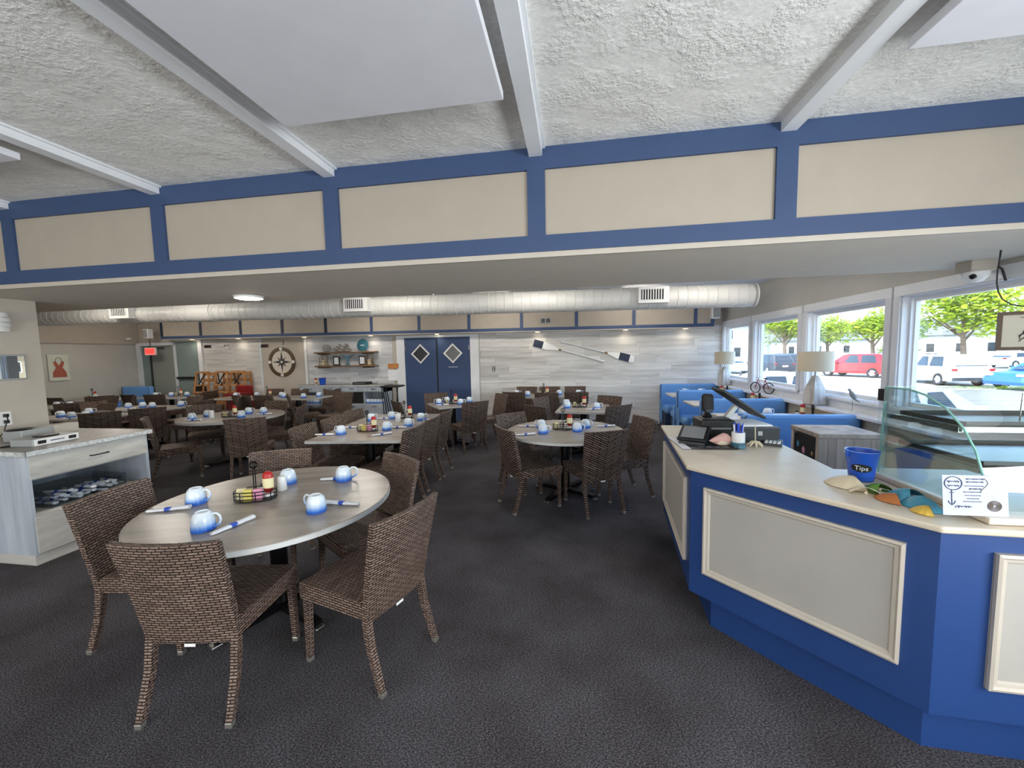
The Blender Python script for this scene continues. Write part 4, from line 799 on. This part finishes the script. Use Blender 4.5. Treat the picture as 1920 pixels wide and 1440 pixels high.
# ------------------------------------------------------------------ things on the back wall
def oar(xa, za, xb, zb, label, tip):
    t = thing('wall_oar', label, 'oar', (xa, YB-.03, za), 0, 'crossed oars'); L = math.hypot(xb-xa, zb-za); ang = math.atan2(zb-za, xb-xa); m = Matrix.Rotation(-ang, 4, 'Y')
    bl = [(0, -.065), (.02, -.08), (.30, -.085), (.42, -.06), (.60, -.02), (.60, .02), (.42, .06), (.30, .085), (.02, .08), (0, .065)]
    mm = m @ Matrix.Rotation(R(90), 4, 'X'); b = xf(B().prism(bl, -.009, .009), mm).build('blade', 'white_gloss', t)
    a0, a1 = (.0, .22) if tip else (.10, .33); xf(B().bb(a0, a1, -.0835, .0835, -.0095, .0095), mm).build('navy_block', 'navy_dark', b)
    xf(B().tube([(.58, 0, 0), (L-.14, 0, 0)], .016, 10), m).build('shaft', 'white_paint', t); xf(B().tube([(L-.14, 0, 0), (L-.12, 0, 0), (L-.02, 0, 0), (L, 0, 0)], [.016, .026, .028, .02], 10), m).build('grip', 'white_paint', t)
    xf(B().tube([(.60, 0, 0), (.66, 0, 0)], .021, 10), m).build('rope_wrap', 'brass', t); return t
oar(-.90, 1.88, .70, 1.41, 'left white oar with navy blade tip on plank wall', True); oar(1.35, 1.45, -.27, 1.89, 'right white oar with navy blade block on plank wall', False)
def plate(x, z, label, w_=.07, h_=.115, mat='black', cat='switch'): 
    t = thing('wall_plate', label, cat, (x, YB-.015, z)); B().box((0, -.004, 0), (w_, .008, h_), bevel=.002).build('plate', mat, t)
    for s in (-1, 1): B().box((0, -.01, s*h_*.22), (w_*.5, .006, h_*.25), bevel=.001).build('toggle', 'white_gloss' if mat == 'black' else 'mid_grey', t)
plate(-1.87, 1.28, 'black light switch on plank wall right of navy doors'); plate(1.31, .46, 'white outlet low on the plank wall by the booth', mat='white_gloss', cat='outlet'); plate(-9.6, 1.18, 'black light switch above the stacked high chairs')
plate(-5.95, 1.08, 'white outlet over the service counter, left', mat='white_gloss', cat='outlet'); plate(-4.86, 1.12, 'white outlet with plug over the service counter, right', mat='white_gloss', cat='outlet')
for x, z, nm in ((-9.70, 1.99, 'beside the exit door'), (-7.98, 1.97, 'left of the compass')):
    o = thing('small_sign', f'small black wall sign {nm}', 'sign', (x, YB-.012, z)); B().box((0, -.004, 0), (.22, .008, .08), bevel=.002).build('board', 'black', o); B().box((.07, -.009, 0), (.05, .002, .03)).build('mark', 'red_dark', o)
o = thing('emergency_light', 'twin-head white emergency light above the high chairs', 'light', (-9.05, YB-.012, 1.96)); B().box((0, -.03, 0), (.1, .06, .07), bevel=.006).build('case', 'white_gloss', o)
for s in (-1, 1): B().lathe([(.02, 0), (.028, .04), (.0001, .042)], 12, m=Matrix.Translation((s*.04, -.05, .03)) @ Matrix.Rotation(R(60), 4, 'X')).build('head', 'steel_wall', o)
t = thing('compass_clock', 'large round wooden compass rose on the grey wall', 'wall decoration', (-7.5, YB-.002, 1.54)); FM = Matrix.Rotation(R(90), 4, 'X')
B().lathe([(.385, 0), (.385, .025), (.37, .03), (.30, .03), (.295, .018), (.295, 0)], 48, m=FM, ring=True).build('rim', 'frame_brown', t); B().lathe([(.298, 0), (.298, .016), (.0001, .016)], 48, m=FM).build('face', 'house_cream', t)
for k in range(8):
    a = k*PI/4; L = .285 if k % 2 == 0 else .19; w_ = .045 if k % 2 == 0 else .035; c, s = math.cos(a), math.sin(a); c2, s2 = math.cos(a+PI/4), math.sin(a+PI/4); c3, s3 = math.cos(a-PI/4), math.sin(a-PI/4)
    b = B().add([FM @ Vector(p) for p in ((0, 0, .026), (L*c, L*s, .0175), (w_*1.3*c2, w_*1.3*s2, .0175), (w_*1.3*c3, w_*1.3*s3, .0175))], [(0, 1, 2), (0, 3, 1)]); b.build('star_point', 'frame_brown' if k % 2 else 'dark_grey', t)
for k in range(4): a = k*PI/2; B().lathe([(.042, 0), (.042, .036), (.0001, .038)], 16, m=FM @ Matrix.Translation((.34*math.cos(a), .34*math.sin(a), 0))).build('letter_disc', 'white_gloss', t)
B().lathe([(.03, 0), (.03, .032), (.0001, .034)], 16, m=FM).build('hub', 'white_gloss', t)
t = thing('digit_sign', 'small dark number three plate above the compass', 'sign', (-7.43, YB-.012, 2.03)); xf(text_mb('3', .16), Matrix.Translation((0, -.004, 0)) @ FM).build('digit', 'black', t)
# service counter with shelves
sv = thing('service_counter', 'grey service counter with open cubbies on the far wall', 'cabinet', (-5.55, 8.85, 0))
B().bb(-1.2, 1.08, -.20, .20, 0, .50).build('lower_body', 'cabinet_side', sv); b = B(); [b.bb(*q) for q in ((-1.2, -1.17, -.20, .20, .5, .92), (-.62, -.59, -.20, .20, .5, .92), (-.02, .01, -.20, .20, .5, .92), (.52, .55, -.20, .20, .5, .92), (1.05, 1.08, -.20, .20, .5, .92), (-1.2, 1.08, .17, .20, .5, .92), (-1.2, 1.08, -.20, .20, .78, .92))]; b.build('cubby_frame', 'cabinet_side', sv)
for k in range(4):
    d = B().bb(-1.17+.565*k, -.64+.565*k, -.215, -.20, .80, .91, bevel=.002).build('drawer', 'cabinet_side', sv); B().box((-.9+.565*k, -.225, .86), (.12, .012, .012)).build('pull', 'black_metal', d)
    d = B().bb(-1.17+.565*k, -.64+.565*k, -.215, -.20, .06, .48, bevel=.002).build('cabinet_door', 'cabinet_side', sv); B().box((-.9+.565*k, -.225, .43), (.12, .012, .012)).build('pull', 'black_metal', d)
B().bb(.02, .51, -.18, .16, .505, .76).build('rack', 'black_matte', sv)
o = B().bb(-1.22, 1.10, -.23, .205, .92, .955, bevel=.004).build('service_worktop', 'granite_top', loc=(-5.55, 8.85, 0)); tag(o, 'speckled stone worktop on the far service counter', 'worktop')
B().bb(-1.215, 1.095, -.2335, -.2302, .922, .953).build('edge_strip', 'granite_edge', o)
for k in range(5): cup(-4.96+.095*k, 8.74, .4*k, 'shelf of the service counter', .501)
for k in range(4): cup(-6.6+.1*k, 8.74, .4*k, 'left cubby of the service counter', .501)
t = put('ketchup', ketchup_proto, -6.38, 8.8, .956, 0, 'red ketchup bottle standing on the ', 'service counter', 'red ketchup bottles')
t = thing('ice_bucket', 'small blue bucket on the far service counter', 'bucket', (-6.2, 8.8, .956)); B().lathe([(.06, 0), (.085, .16), (.09, .165), (.08, .165), (.056, .01), (.0001, .01)], 20).build('pail', 'bucket_blue', t); B().tube([(.088*math.cos(a), .02, .15+.05*math.sin(a)) for a in [PI*k/10 for k in range(11)]], .003, 5).build('bail', 'steel', t)
t = thing('griddle_warmer', 'flat black hot plate on the far service counter', 'warmer', (-5.15, 8.84, .956)); B().box((0, 0, .03), (.38, .25, .06), bevel=.006).build('body', 'black', t); B().box((0, -.128, .03), (.3, .006, .03)).build('front_plate', 'steel', t); B().tube([(.19, .1, .03), (.28, .15, .01), (.32, .25, .1)], .006, 5).build('cord', 'black', t)
for z, nm in ((1.75, 'upper'), (1.41, 'lower')):
    t = thing('wall_shelf', f'{nm} rustic wooden wall shelf above the service counter', 'shelf', (-5.6, 8.93, z)); B().box((0, 0, 0), (1.62, .22, .035), bevel=.004).build('board', 'shelf_wood', t)
    for s in (-1, 1): B().box((s*.6, -.02, -.03), (.22, .2, .025), bevel=.004).build('bracket_block', 'black_metal', t)
for s, nm in ((-1, 'left'), (1, 'right')):
    t = thing('rope_lantern', f'wire-sided lantern at the {nm} end of the lower shelf', 'lantern', (-5.6+s*.62, 8.92, 1.429)); b = B()
    for k in range(4): a = PI/4+k*PI/2; b.tube([(.11*math.cos(a), .08*math.sin(a), 0), (.10*math.cos(a), .075*math.sin(a), .2), (.06*math.cos(a), .05*math.sin(a), .28)], .008, 6)
    b.build('cage', 'brass', t); B().bb(-.11, .11, -.08, .08, 0, .012).build('floor_plate', 'brass', t); B().tube(ell(.105, .08, .10), .006, 5, True).build('hoop', 'brass', t); B().lathe([(.05, .012), (.05, .14), (.0001, .14)], 12).build('candle', 'shell_cream', t)
for x, nm in ((-5.87, 'left'), (-5.17, 'right')):
    t = thing('photo_frame', f'{nm} black photo frame on the lower shelf', 'picture frame', (x, 8.93, 1.429)); B().bb(-.085, .085, -.012, .012, 0, .23, bevel=.003).build('frame', 'black', t); B().bb(-.06, .06, -.0135, -.012, .03, .2).build('photo', 'white_paper', t)
t = thing('whale_tail', 'blue whale tail sculpture between the photo frames', 'sculpture', (-5.57, 8.93, 1.429)); B().lathe([(.05, 0), (.05, .02), (.02, .04), (.018, .12), (.03, .17)], 14).build('stem', 'glaze_tail', t)
for s in (-1, 1): B().add([(0, -.02, .16), (s*.08, -.015, .20), (s*.17, -.01, .27), (s*.10, -.01, .24), (0, -.015, .22), (0, .02, .16), (s*.08, .015, .20), (s*.17, .01, .27), (s*.10, .01, .24), (0, .015, .22)], [(0, 1, 4), (1, 2, 3), (1, 3, 4), (5, 9, 6), (6, 8, 7), (6, 9, 8), (0, 5, 6, 1), (1, 6, 7, 2), (2, 7, 8, 3), (3, 8, 9, 4)]).build('fluke', 'glaze_tail', t)
t = thing('decor_orb', 'dark woven ball on the upper shelf', 'ornament', (-6.12, 8.93, 1.768)); b = B()
for k in range(5): m = Matrix.Translation((0, 0, .09)) @ Matrix.Rotation(k*PI/5, 4, 'Z') @ Matrix.Rotation(R(90), 4, 'X'); b.tube([m @ Vector(p) for p in ell(.088, .088, 0, 20)], .007, 5, True)
b.tube([(p[0], p[1], .09) for p in ell(.088, .088, 0)], .007, 5, True); b.build('bands', 'fish_wood', t)
t = thing('fish_school', 'carved driftwood school of fish on the upper shelf', 'sculpture', (-5.68, 8.93, 1.768)); B().bb(-.2, .2, -.03, .03, 0, .015).build('stand', 'frame_brown', t)
for k in range(7):
    cx, cz = -.18+.06*k, .06+.05*(k % 3); f = B().lathe([(.0001, -.08), (.012, -.05), (.028, 0), (.018, .05), (.004, .075)], 10, sy=.4, m=Matrix.Translation((cx, 0, cz)) @ Matrix.Rotation(R(-70+8*(k % 3)), 4, 'Y')).build('fish', 'fish_wood', t); B().tube([(cx, 0, 0.01), (cx, 0, cz)], .003, 5).build('peg', 'brass', f)
t = thing('decor_plate', 'round teal plate standing on the upper shelf', 'plate', (-5.16, 8.95, 1.768)); B().lathe([(.15, 0), (.155, .012), (.11, .02), (.0001, .02)], 28, m=Matrix.Translation((0, .02, .155)) @ Matrix.Rotation(R(80), 4, 'X')).build('dish', 'teal_paint', t); B().box((0, -.005, .15), (.1, .004, .02)).build('white_mark', 'white_paper', t)
t = thing('order_rack', 'orange wooden rack with papers left of the navy doors', 'rack', (-4.4, YB-.03, 1.33)); B().bb(-.14, .14, -.03, .02, 0, .12, bevel=.004).build('tray', 'orange_wood', t); B().bb(-.15, .15, -.012, .0, -.30, -.03).build('paper_board', 'white_paper', t)
o = B().bb(-.11, .11, -.006, .006, -.06, .06, bevel=.002).build('wall_vent', 'steel_wall', loc=(-.60, 8.765, 2.36)); tag(o, 'white square wall vent set in the far soffit', 'vent')
for s in (-1, 1): B().bb(s*.055-.042, s*.055+.042, -.008, -.005, -.045, .045).build('grille', 'dark_grey', o)
for x, y, z, nm in ((2.93, 8.7, 2.40, 'right'), (-11.15, 8.72, 2.36, 'left')):
    t = thing('wall_speaker', f'small white speaker at the {nm} end of the far soffit', 'speaker', (x, y, z)); B().box((0, 0, 0), (.16, .14, .24), bevel=.012).build('cabinet', 'white_gloss', t); B().box((0, -.072, 0), (.13, .004, .2)).build('grille', 'steel_wall', t); B().box((.0, .07, .1), (.04, .06, .06)).build('bracket', 'black_metal', t)
t = thing('exit_sign', 'red lit exit sign hung before the grey exit door', 'exit sign', (-11.15, 8.75, 1.80)); B().box((0, 0, .09), (.34, .045, .2), bevel=.006).build('housing', 'white_gloss', t); B().box((0, -.0235, .09), (.30, .002, .16)).build('face', 'exit_red', t); xf(text_mb('EXIT', .13), Matrix.Translation((0, -.0255, .09)) @ FM).build('lettering', 'red_dark', t); B().bb(-.01, .01, -.01, .01, .19, .41).build('stem', 'steel', t)
t = thing('bullet_camera', 'small white bullet camera on the left wall', 'camera', (XL+.05, 8.8, 2.22)); B().lathe([(.03, 0), (.03, .10), (.02, .105)], 14, m=Matrix.Translation((.06, 0, .02)) @ Matrix.Rotation(R(100), 4, 'X')).build('barrel', 'white_gloss', t); B().bb(0, .06, -.02, .02, -.01, .03).build('mount', 'white_gloss', t); B().lathe([(.022, .101), (.0001, .108)], 12, m=Matrix.Translation((.06, 0, .02)) @ Matrix.Rotation(R(100), 4, 'X')).build('lens', 'black', t)
# dress picture (a plain red pinafore shape on pale canvas)
t = thing('dress_picture', 'canvas picture of a red dress on the left wall', 'picture', (XL, 7.32, 1.22)); B().bb(0, .03, -.19, .19, 0, .61, bevel=.003).build('canvas', 'canvas', t)
pl_ = [(-.13, .08), (.13, .08), (.12, .2), (.06, .31), (.09, .38), (.10, .44), (.055, .46), (0, .36), (-.055, .46), (-.10, .44), (-.09, .38), (-.06, .31), (-.12, .2)]
m = Matrix.Translation((.031, 0, 0)) @ Matrix.Rotation(R(90), 4, 'Z') @ Matrix.Rotation(R(90), 4, 'X'); b = B(); vs = [m @ Vector((x, y, .001)) for x, y in [(0, .25)]+pl_]; b.add(vs, [(0, 1+k, 1+(k+1) % len(pl_)) for k in range(len(pl_))]); b.build('dress', 'dress_red', t)
B().tube([m @ Vector((.06*math.cos(a), .45+.09*math.sin(a), .002)) for a in [PI*k/12 for k in range(13)]], .005, 5).build('strap', 'dark_grey', t)
booth(8.45, True, False, 'dark blue booth bench in the far left corner', -11.7, -10.85, .98)
# black folding tray stands by the navy doors
t = thing('tray_stand', 'stack of black folding tray stands beside the navy doors', 'tray stand', (-4.12, 8.35, 0)); B().box((0, 0, .945), (.44, .36, .035), bevel=.006).build('top_pad', 'black_matte', t)
for k in range(4):
    for s in (-1, 1): B().tube([(s*(.19-.02*k), -.15+.03*k, .93), (s*(.14-.02*k), -.16+.10*k, .02)], .011, 6).build('leg', 'black_metal', t)
B().tube([(-.16, -.12, .3), (.16, -.12, .3)], .008, 6).build('stretcher', 'black_metal', t)
# wooden high chairs stacked against the wall
def highchair(x, y, rz, lean, label):
    t = thing('high_chair', label, 'high chair', (x, y, 0), rz, 'stacked wooden high chairs'); t.rotation_euler.x = lean
    for s in (-1, 1):
        B().bar((s*.17, -.10, 1.33), (s*.26, -.17, 0), .04, .025).build('front_leg', 'highchair_wood', t); B().bar((s*.17, .10, 1.33), (s*.26, .19, 0), .04, .025).build('rear_leg', 'highchair_wood', t); B().box((s*.19, 0, .80), (.03, .30, .04)).build('arm_rail', 'highchair_wood', t)
    B().box((0, 0, .62), (.38, .28, .02)).build('seat', 'highchair_wood', t)
    for z, w_ in ((1.31, .34), (.98, .38), (.80, .40)): B().box((0, -.13, z), (w_, .022, .045)).build('front_rail', 'highchair_wood', t)
    for z, w_ in ((.55, .13), (.30, .11)): B().box((0, -.15, z), (.46, .02, w_)).build('lower_board', 'highchair_wood', t)
    for z in (1.28, 1.12): B().box((0, .11, z), (.34, .02, .08)).build('back_slat', 'highchair_wood', t)
    B().tube([(-.1, -.12, 1.28), (-.04, -.15, 1.1), (.06, -.15, 1.02), (.02, -.15, .95)], .014, 6).tube([(.1, -.12, 1.28), (.02, -.15, 1.12), (-.06, -.15, 1.0)], .014, 6).build('safety_strap', 'strap', t); return t
highchair(-9.42, 8.55, .05, R(-6), 'leftmost wooden high chair with black straps by the wall'); highchair(-8.92, 8.62, -.05, R(-6), 'middle wooden high chair with black straps by the wall'); highchair(-8.55, 8.75, .1, R(-5), 'rightmost wooden high chair partly behind the middle one')
t = thing('booster_seat', 'red plastic booster seat stacked beside the high chairs', 'booster seat', (-8.3, 8.5, 0)); B().box((0, 0, .30), (.44, .40, .6), bevel=.02).build('lower_seats', 'red_dark', t)
B().box((0, 0, .70), (.46, .42, .20), bevel=.03).build('seat', 'red_dark', t); B().box((0, .17, .88), (.46, .06, .18), bevel=.02).build('backrest', 'red_dark', t)
o = thing('black_bin', 'narrow black bin between exit door and high chairs', 'bin', (-9.85, 8.85, 0)); B().prism([(-.06, -.1), (.1, -.1), (.1, .1), (-.06, .1)], 0, .95).build('body', 'black_matte', o); B().box((.02, 0, .96), (.18, .22, .03), bevel=.006).build('lid', 'black', o)
# ------------------------------------------------------------------ outside: car park, cars, trees, houses
GZ = -.6
struct(B().bb(3.36, 160, -40, 160, GZ-.1, GZ).build('ground_outside', 'asphalt'))
kb = struct(B().bb(30, 34, 20, 120, GZ, GZ+.12).build('kerb_island', 'kerb'))
struct(B().bb(3.36, 4.6, -6, 10, GZ, GZ+.15).build('walk_outside', 'kerb'))
def car(x, y, rz, kind, paint, label):
    t = thing('parked_car', label, 'car', (x, y, GZ), rz, 'parked cars'); L, W, H = (4.6, 1.86, 1.68) if kind == 'suv' else (4.5, 1.80, 1.44); h = L/2
    if kind == 'suv': side = [(-h, .45), (-h+.03, .85), (-h+.12, 1.02), (h-1.25, 1.02), (h-.25, .92), (h-.03, .70), (h, .42), (h-.05, .28), (-h+.05, .28)]; cab = [(-h+.12, 1.0), (-h+.42, 1.58), (-h+.75, H), (.25, H), (.55, 1.60), (1.22, 1.0)]
    else: side = [(-h, .42), (-h+.04, .80), (-h+.2, .95), (h-1.3, .92), (h-.3, .80), (h-.03, .62), (h, .40), (h-.05, .25), (-h+.05, .25)]; cab = [(-h+.55, .93), (-h+1.25, 1.36), (-h+1.6, H), (.15, H), (.42, 1.38), (1.15, .90)]
    def loft(poly, w0, w1, zlo, zhi, nm, mat):
        b = B(); n = len(poly); rows = []
        for s in (-1, -.86, .86, 1):
            for xx, zz in poly:
                f = (zz-zlo)/(zhi-zlo) if zhi > zlo else 0; wd = (w0+(w1-w0)*f)/2; ins = 1 if abs(s) < .9 else .97
                rows.append((xx*ins, wd*(s if abs(s) == 1 else s), zlo+(zz-zlo)*(1 if abs(s) < .9 else .97)))
        b.add(rows, [(r*n+i, (r+1)*n+i, (r+1)*n+(i+1) % n, r*n+(i+1) % n) for r in range(3) for i in range(n)]+[tuple(range(n)), tuple(range(3*n, 4*n))[::-1]]); return b.build(nm, mat, t)
    bd = loft(side, W, W*.96, .25, 1.02, 'body', paint); cb = loft(cab, W*.95, W*.74, cab[0][1], H, 'cabin', paint)
    z0, z1 = cab[0][1]+.05, H-.10; n0, n1 = cab[0][0], cab[-1][0]
    def wlim(z): f = (z-cab[0][1])/(H-cab[0][1]); return (W*.95+(W*.74-W*.95)*f)/2
    for s in (-1, 1):
        for u0, u1 in ((.16, .44), (.47, .74)):
            xa, xb = n0+(n1-n0)*u0, n0+(n1-n0)*u1; xc, xd = n0+(n1-n0)*(u0+.06), n0+(n1-n0)*min(u1, .66)
            B().add([(xa, s*(wlim(z0)+.008), z0), (xb, s*(wlim(z0)+.008), z0), (xd, s*(wlim(z1)+.008), z1), (xc, s*(wlim(z1)+.008), z1)], [(0, 1, 2, 3) if s < 0 else (3, 2, 1, 0)]).build('side_window', 'car_glass', cb)
    a, b2 = cab[0], cab[2]; yy = W*.36; B().add([(a[0]+.02, -yy, a[1]+.08), (a[0]+.02, yy, a[1]+.08), (b2[0]-.06, yy*.86, H-.08), (b2[0]-.06, -yy*.86, H-.08)], [(0, 3, 2, 1)]).build('rear_window', 'car_glass', cb)
    a, b2 = cab[-1], cab[-3]; B().add([(a[0]-.0, -yy, a[1]+.06), (a[0]-.0, yy, a[1]+.06), (b2[0]+.12, yy*.86, H-.06), (b2[0]+.12, -yy*.86, H-.06)], [(0, 1, 2, 3)]).build('windscreen', 'car_glass', cb)
    for sx in (-1, 1):
        for s in (-1, 1):
            wx = sx*(h-.88); m = Matrix.Translation((wx, s*(W/2-.1), .34)) @ Matrix.Rotation(R(90), 4, 'X'); wh = B().lathe([(.20, -.11), (.33, -.11), (.34, -.08), (.34, .08), (.33, .11), (.20, .11)], 22, m=m, ring=True).build('wheel', 'tyre', t)
            b = B().lathe([(.225, -.09*1), (.225, .09)], 20, m=m)
            for k in range(5): a = k*2*PI/5; b.box((wx+.11*math.cos(a), s*(W/2+.008), .34+.11*math.sin(a)), (.20, .012, .05), ry=-a)
            b.build('rim', 'rim', wh)
    for s in (-1, 1):
        B().box((-h+.05, s*W*.41, .88), (.10, .22, .13), bevel=.02).build('tail_lamp', 'tail_red', bd); B().box((h-.12, s*W*.38, .72), (.2, .3, .12), bevel=.03).build('head_lamp', 'white_gloss', bd); B().box((.75, s*(W/2+.06), 1.02), (.1, .16, .12), bevel=.03).build('mirror', paint, cb)
    B().bb(-h-.03, -h+.1, -W*.46, W*.46, .30, .48, bevel=.02).build('rear_bumper', 'car_dark' if kind == 'suv' else paint, t); B().box((-h-.005, 0, .70), (.02, .48, .13)).build('number_plate', 'house_cream', t)
    return t
car(20.85, 25.9, R(84), 'suv', 'car_white', 'white SUV parked outside, rear end towards the window'); car(22.55, 22.1, R(184), 'sedan', 'car_blue', 'bright blue car parked right of the white SUV')
car(20.8, 32.3, R(118), 'suv', 'car_red', 'red SUV parked outside behind the nearer lamp'); car(6.6, 9.2, R(20), 'sedan', 'car_white', 'white car parked close under the windows')
car(7.0, 14.2, R(8), 'sedan', 'car_silver', 'silver car parked close outside the second window'); car(17.0, 37.5, R(100), 'suv', 'car_dark', 'dark car in the far row seen through the second window')
car(19.6, 40.0, R(96), 'suv', 'car_dark', 'dark car farther along the row in the second window'); car(14.3, 39, R(95), 'sedan', 'car_silver', 'grey car at the left of the far row')
car(36, 46, R(10), 'sedan', 'car_silver', 'silver car in the back row left of the tree'); car(40, 42, R(10), 'sedan', 'car_white', 'white car in the back row behind the blue car'); car(36.5, 50.5, R(10), 'suv', 'car_white', 'pale car in the back row beside the grey house')
car(28, 26.5, R(170), 'sedan', 'car_silver', 'silver car just beyond the blue car')
def tree(x, y, h, cr, cz, label, dark=False, n=1500, ls=.26, trunk=.22):
    t = thing('parking_tree', label, 'tree', (x, y, GZ), 0, 'trees in the car park'); rnd = random.Random(int(x*10))
    B().tube([(0, 0, 0), (.05, 0, cz*.3), (-.05, .03, cz*.6), (.03, 0, cz)], [trunk, trunk*.8, trunk*.7, trunk*.45], 10).build('trunk', 'bark', t)
    for k in range(7):
        a = k*2*PI/7+.3; l = cr*.65; B().tube([(0, 0, cz*.5+.12*k), (l*.5*math.cos(a), l*.5*math.sin(a), cz*.75+.1*k), (l*math.cos(a), l*math.sin(a), cz+.12*k)], [trunk*.4, trunk*.25, .03], 6).build('branch', 'bark', t)
    blobs = [(rnd.uniform(-.6, .6)*cr, rnd.uniform(-.6, .6)*cr, cz+rnd.uniform(-.35, .5)*(h-cz), rnd.uniform(.32, .55)*cr) for _ in range(15)]; b = B(); vs = []; fs = []
    for i in range(n):
        bx, by, bz, br = rnd.choice(blobs); d = Vector((rnd.gauss(0, 1), rnd.gauss(0, 1), rnd.gauss(0, 1))).normalized()*br*rnd.uniform(.6, 1.05); c = Vector((bx, by, bz))+Vector((d.x, d.y, d.z*.8))
        u = Vector((rnd.gauss(0, 1), rnd.gauss(0, 1), rnd.gauss(0, .6))).normalized(); v = u.orthogonal().normalized(); s = ls*rnd.uniform(.6, 1.2); o = len(vs); vs += [c-u*s, c-v*s*.55, c+u*s, c+v*s*.55]; fs.append((o, o+1, o+2, o+3))
    b.add(vs, fs); cr_ = b.build('crown', 'leaf_dark' if dark else 'leaf', t); cr_['kind'] = 'stuff'; return t
tree(31.6, 37.2, 8.0, 4.0, 4.9, 'tall yellow-green tree beyond the white SUV', n=5200, ls=.2); tree(39, 38.5, 8.4, 3.6, 5.2, 'yellow-green tree behind the octopus print', n=3600, ls=.2)
tree(32, 47.5, 6.6, 3.0, 4.2, 'yellow-green tree above the red SUV', n=3000, ls=.2); tree(34.0, 58.5, 7.0, 3.2, 4.4, 'yellow-green tree left of the one above the red SUV', n=3000, ls=.2)
tree(26.0, 53.0, 7.6, 3.1, 4.7, 'rounded yellow-green tree in the second window', n=3200, ls=.2); tree(28.5, 39.5, 2.6, 1.3, 1.6, 'low shrubby tree left of the tall trunk', True, 500, .2, .08)
def house(x, y, rz, wx, wy, h, rh, wall, label, wins, cols=0):
    t = thing('house', label, 'house', (x, y, GZ), rz); B().bb(-wx/2, wx/2, -wy/2, wy/2, 0, h).build('walls', wall, t)
    B().add([(-wx/2-.4, -wy/2-.4, h), (wx/2+.4, -wy/2-.4, h), (wx/2+.4, wy/2+.4, h), (-wx/2-.4, wy/2+.4, h), (-wx/2-.4, 0, h+rh), (wx/2+.4, 0, h+rh)], [(0, 1, 5, 4), (2, 3, 4, 5), (0, 4, 3), (1, 2, 5), (0, 3, 2, 1)]).build('roof', 'roof_grey', t)
    for wxx, wz in wins:
        f = B().bb(wxx-.55, wxx+.55, -wy/2-.06, -wy/2, wz, wz+1.5).build('window_frame', 'house_white', t); B().bb(wxx-.42, wxx+.42, -wy/2-.075, -wy/2-.055, wz+.12, wz+1.38).build('pane', 'car_glass', f)
    for k in range(cols): xx = -wx/2+.6+k*(wx-1.2)/max(1, cols-1); B().lathe([(.28, 0), (.25, .2), (.22, h-.3), (.3, h)], 12, c=(xx, -wy/2-1.2, 0)).build('column', 'house_white', t)
    if cols: B().bb(-wx/2-.3, wx/2+.3, -wy/2-1.7, -wy/2, h, h+.5).build('porch_roof', 'house_white', t)
    return t
house(18.5, 62, R(-4), 16, 9, 5.4, 3.2, 'shingle', 'grey shingled house seen through the far window', [(-5, 1), (-2, 1), (1, 1), (4, 1), (-3.5, 3.4), (0, 3.4), (3, 3.4)])
house(40, 82, R(-12), 22, 10, 3.4, 2.6, 'shingle', 'low grey house behind the trees', [(-8, 1), (-4, 1), (0, 1), (4, 1), (8, 1)])
house(58, 70, R(-30), 14, 9, 3.6, 2.6, 'shingle', 'grey house left of the tall tree trunk', [(-6, 1), (-3, 1), (0, 1), (3, 1), (6, 1)])
house(62, 46, R(-48), 20, 10, 4.2, 2.4, 'stone_tan', 'cream building with white columns beyond the blue car', [(-8, 1), (-4, 1), (0, 1), (4, 1), (8, 1)], 6)
flush_labels()
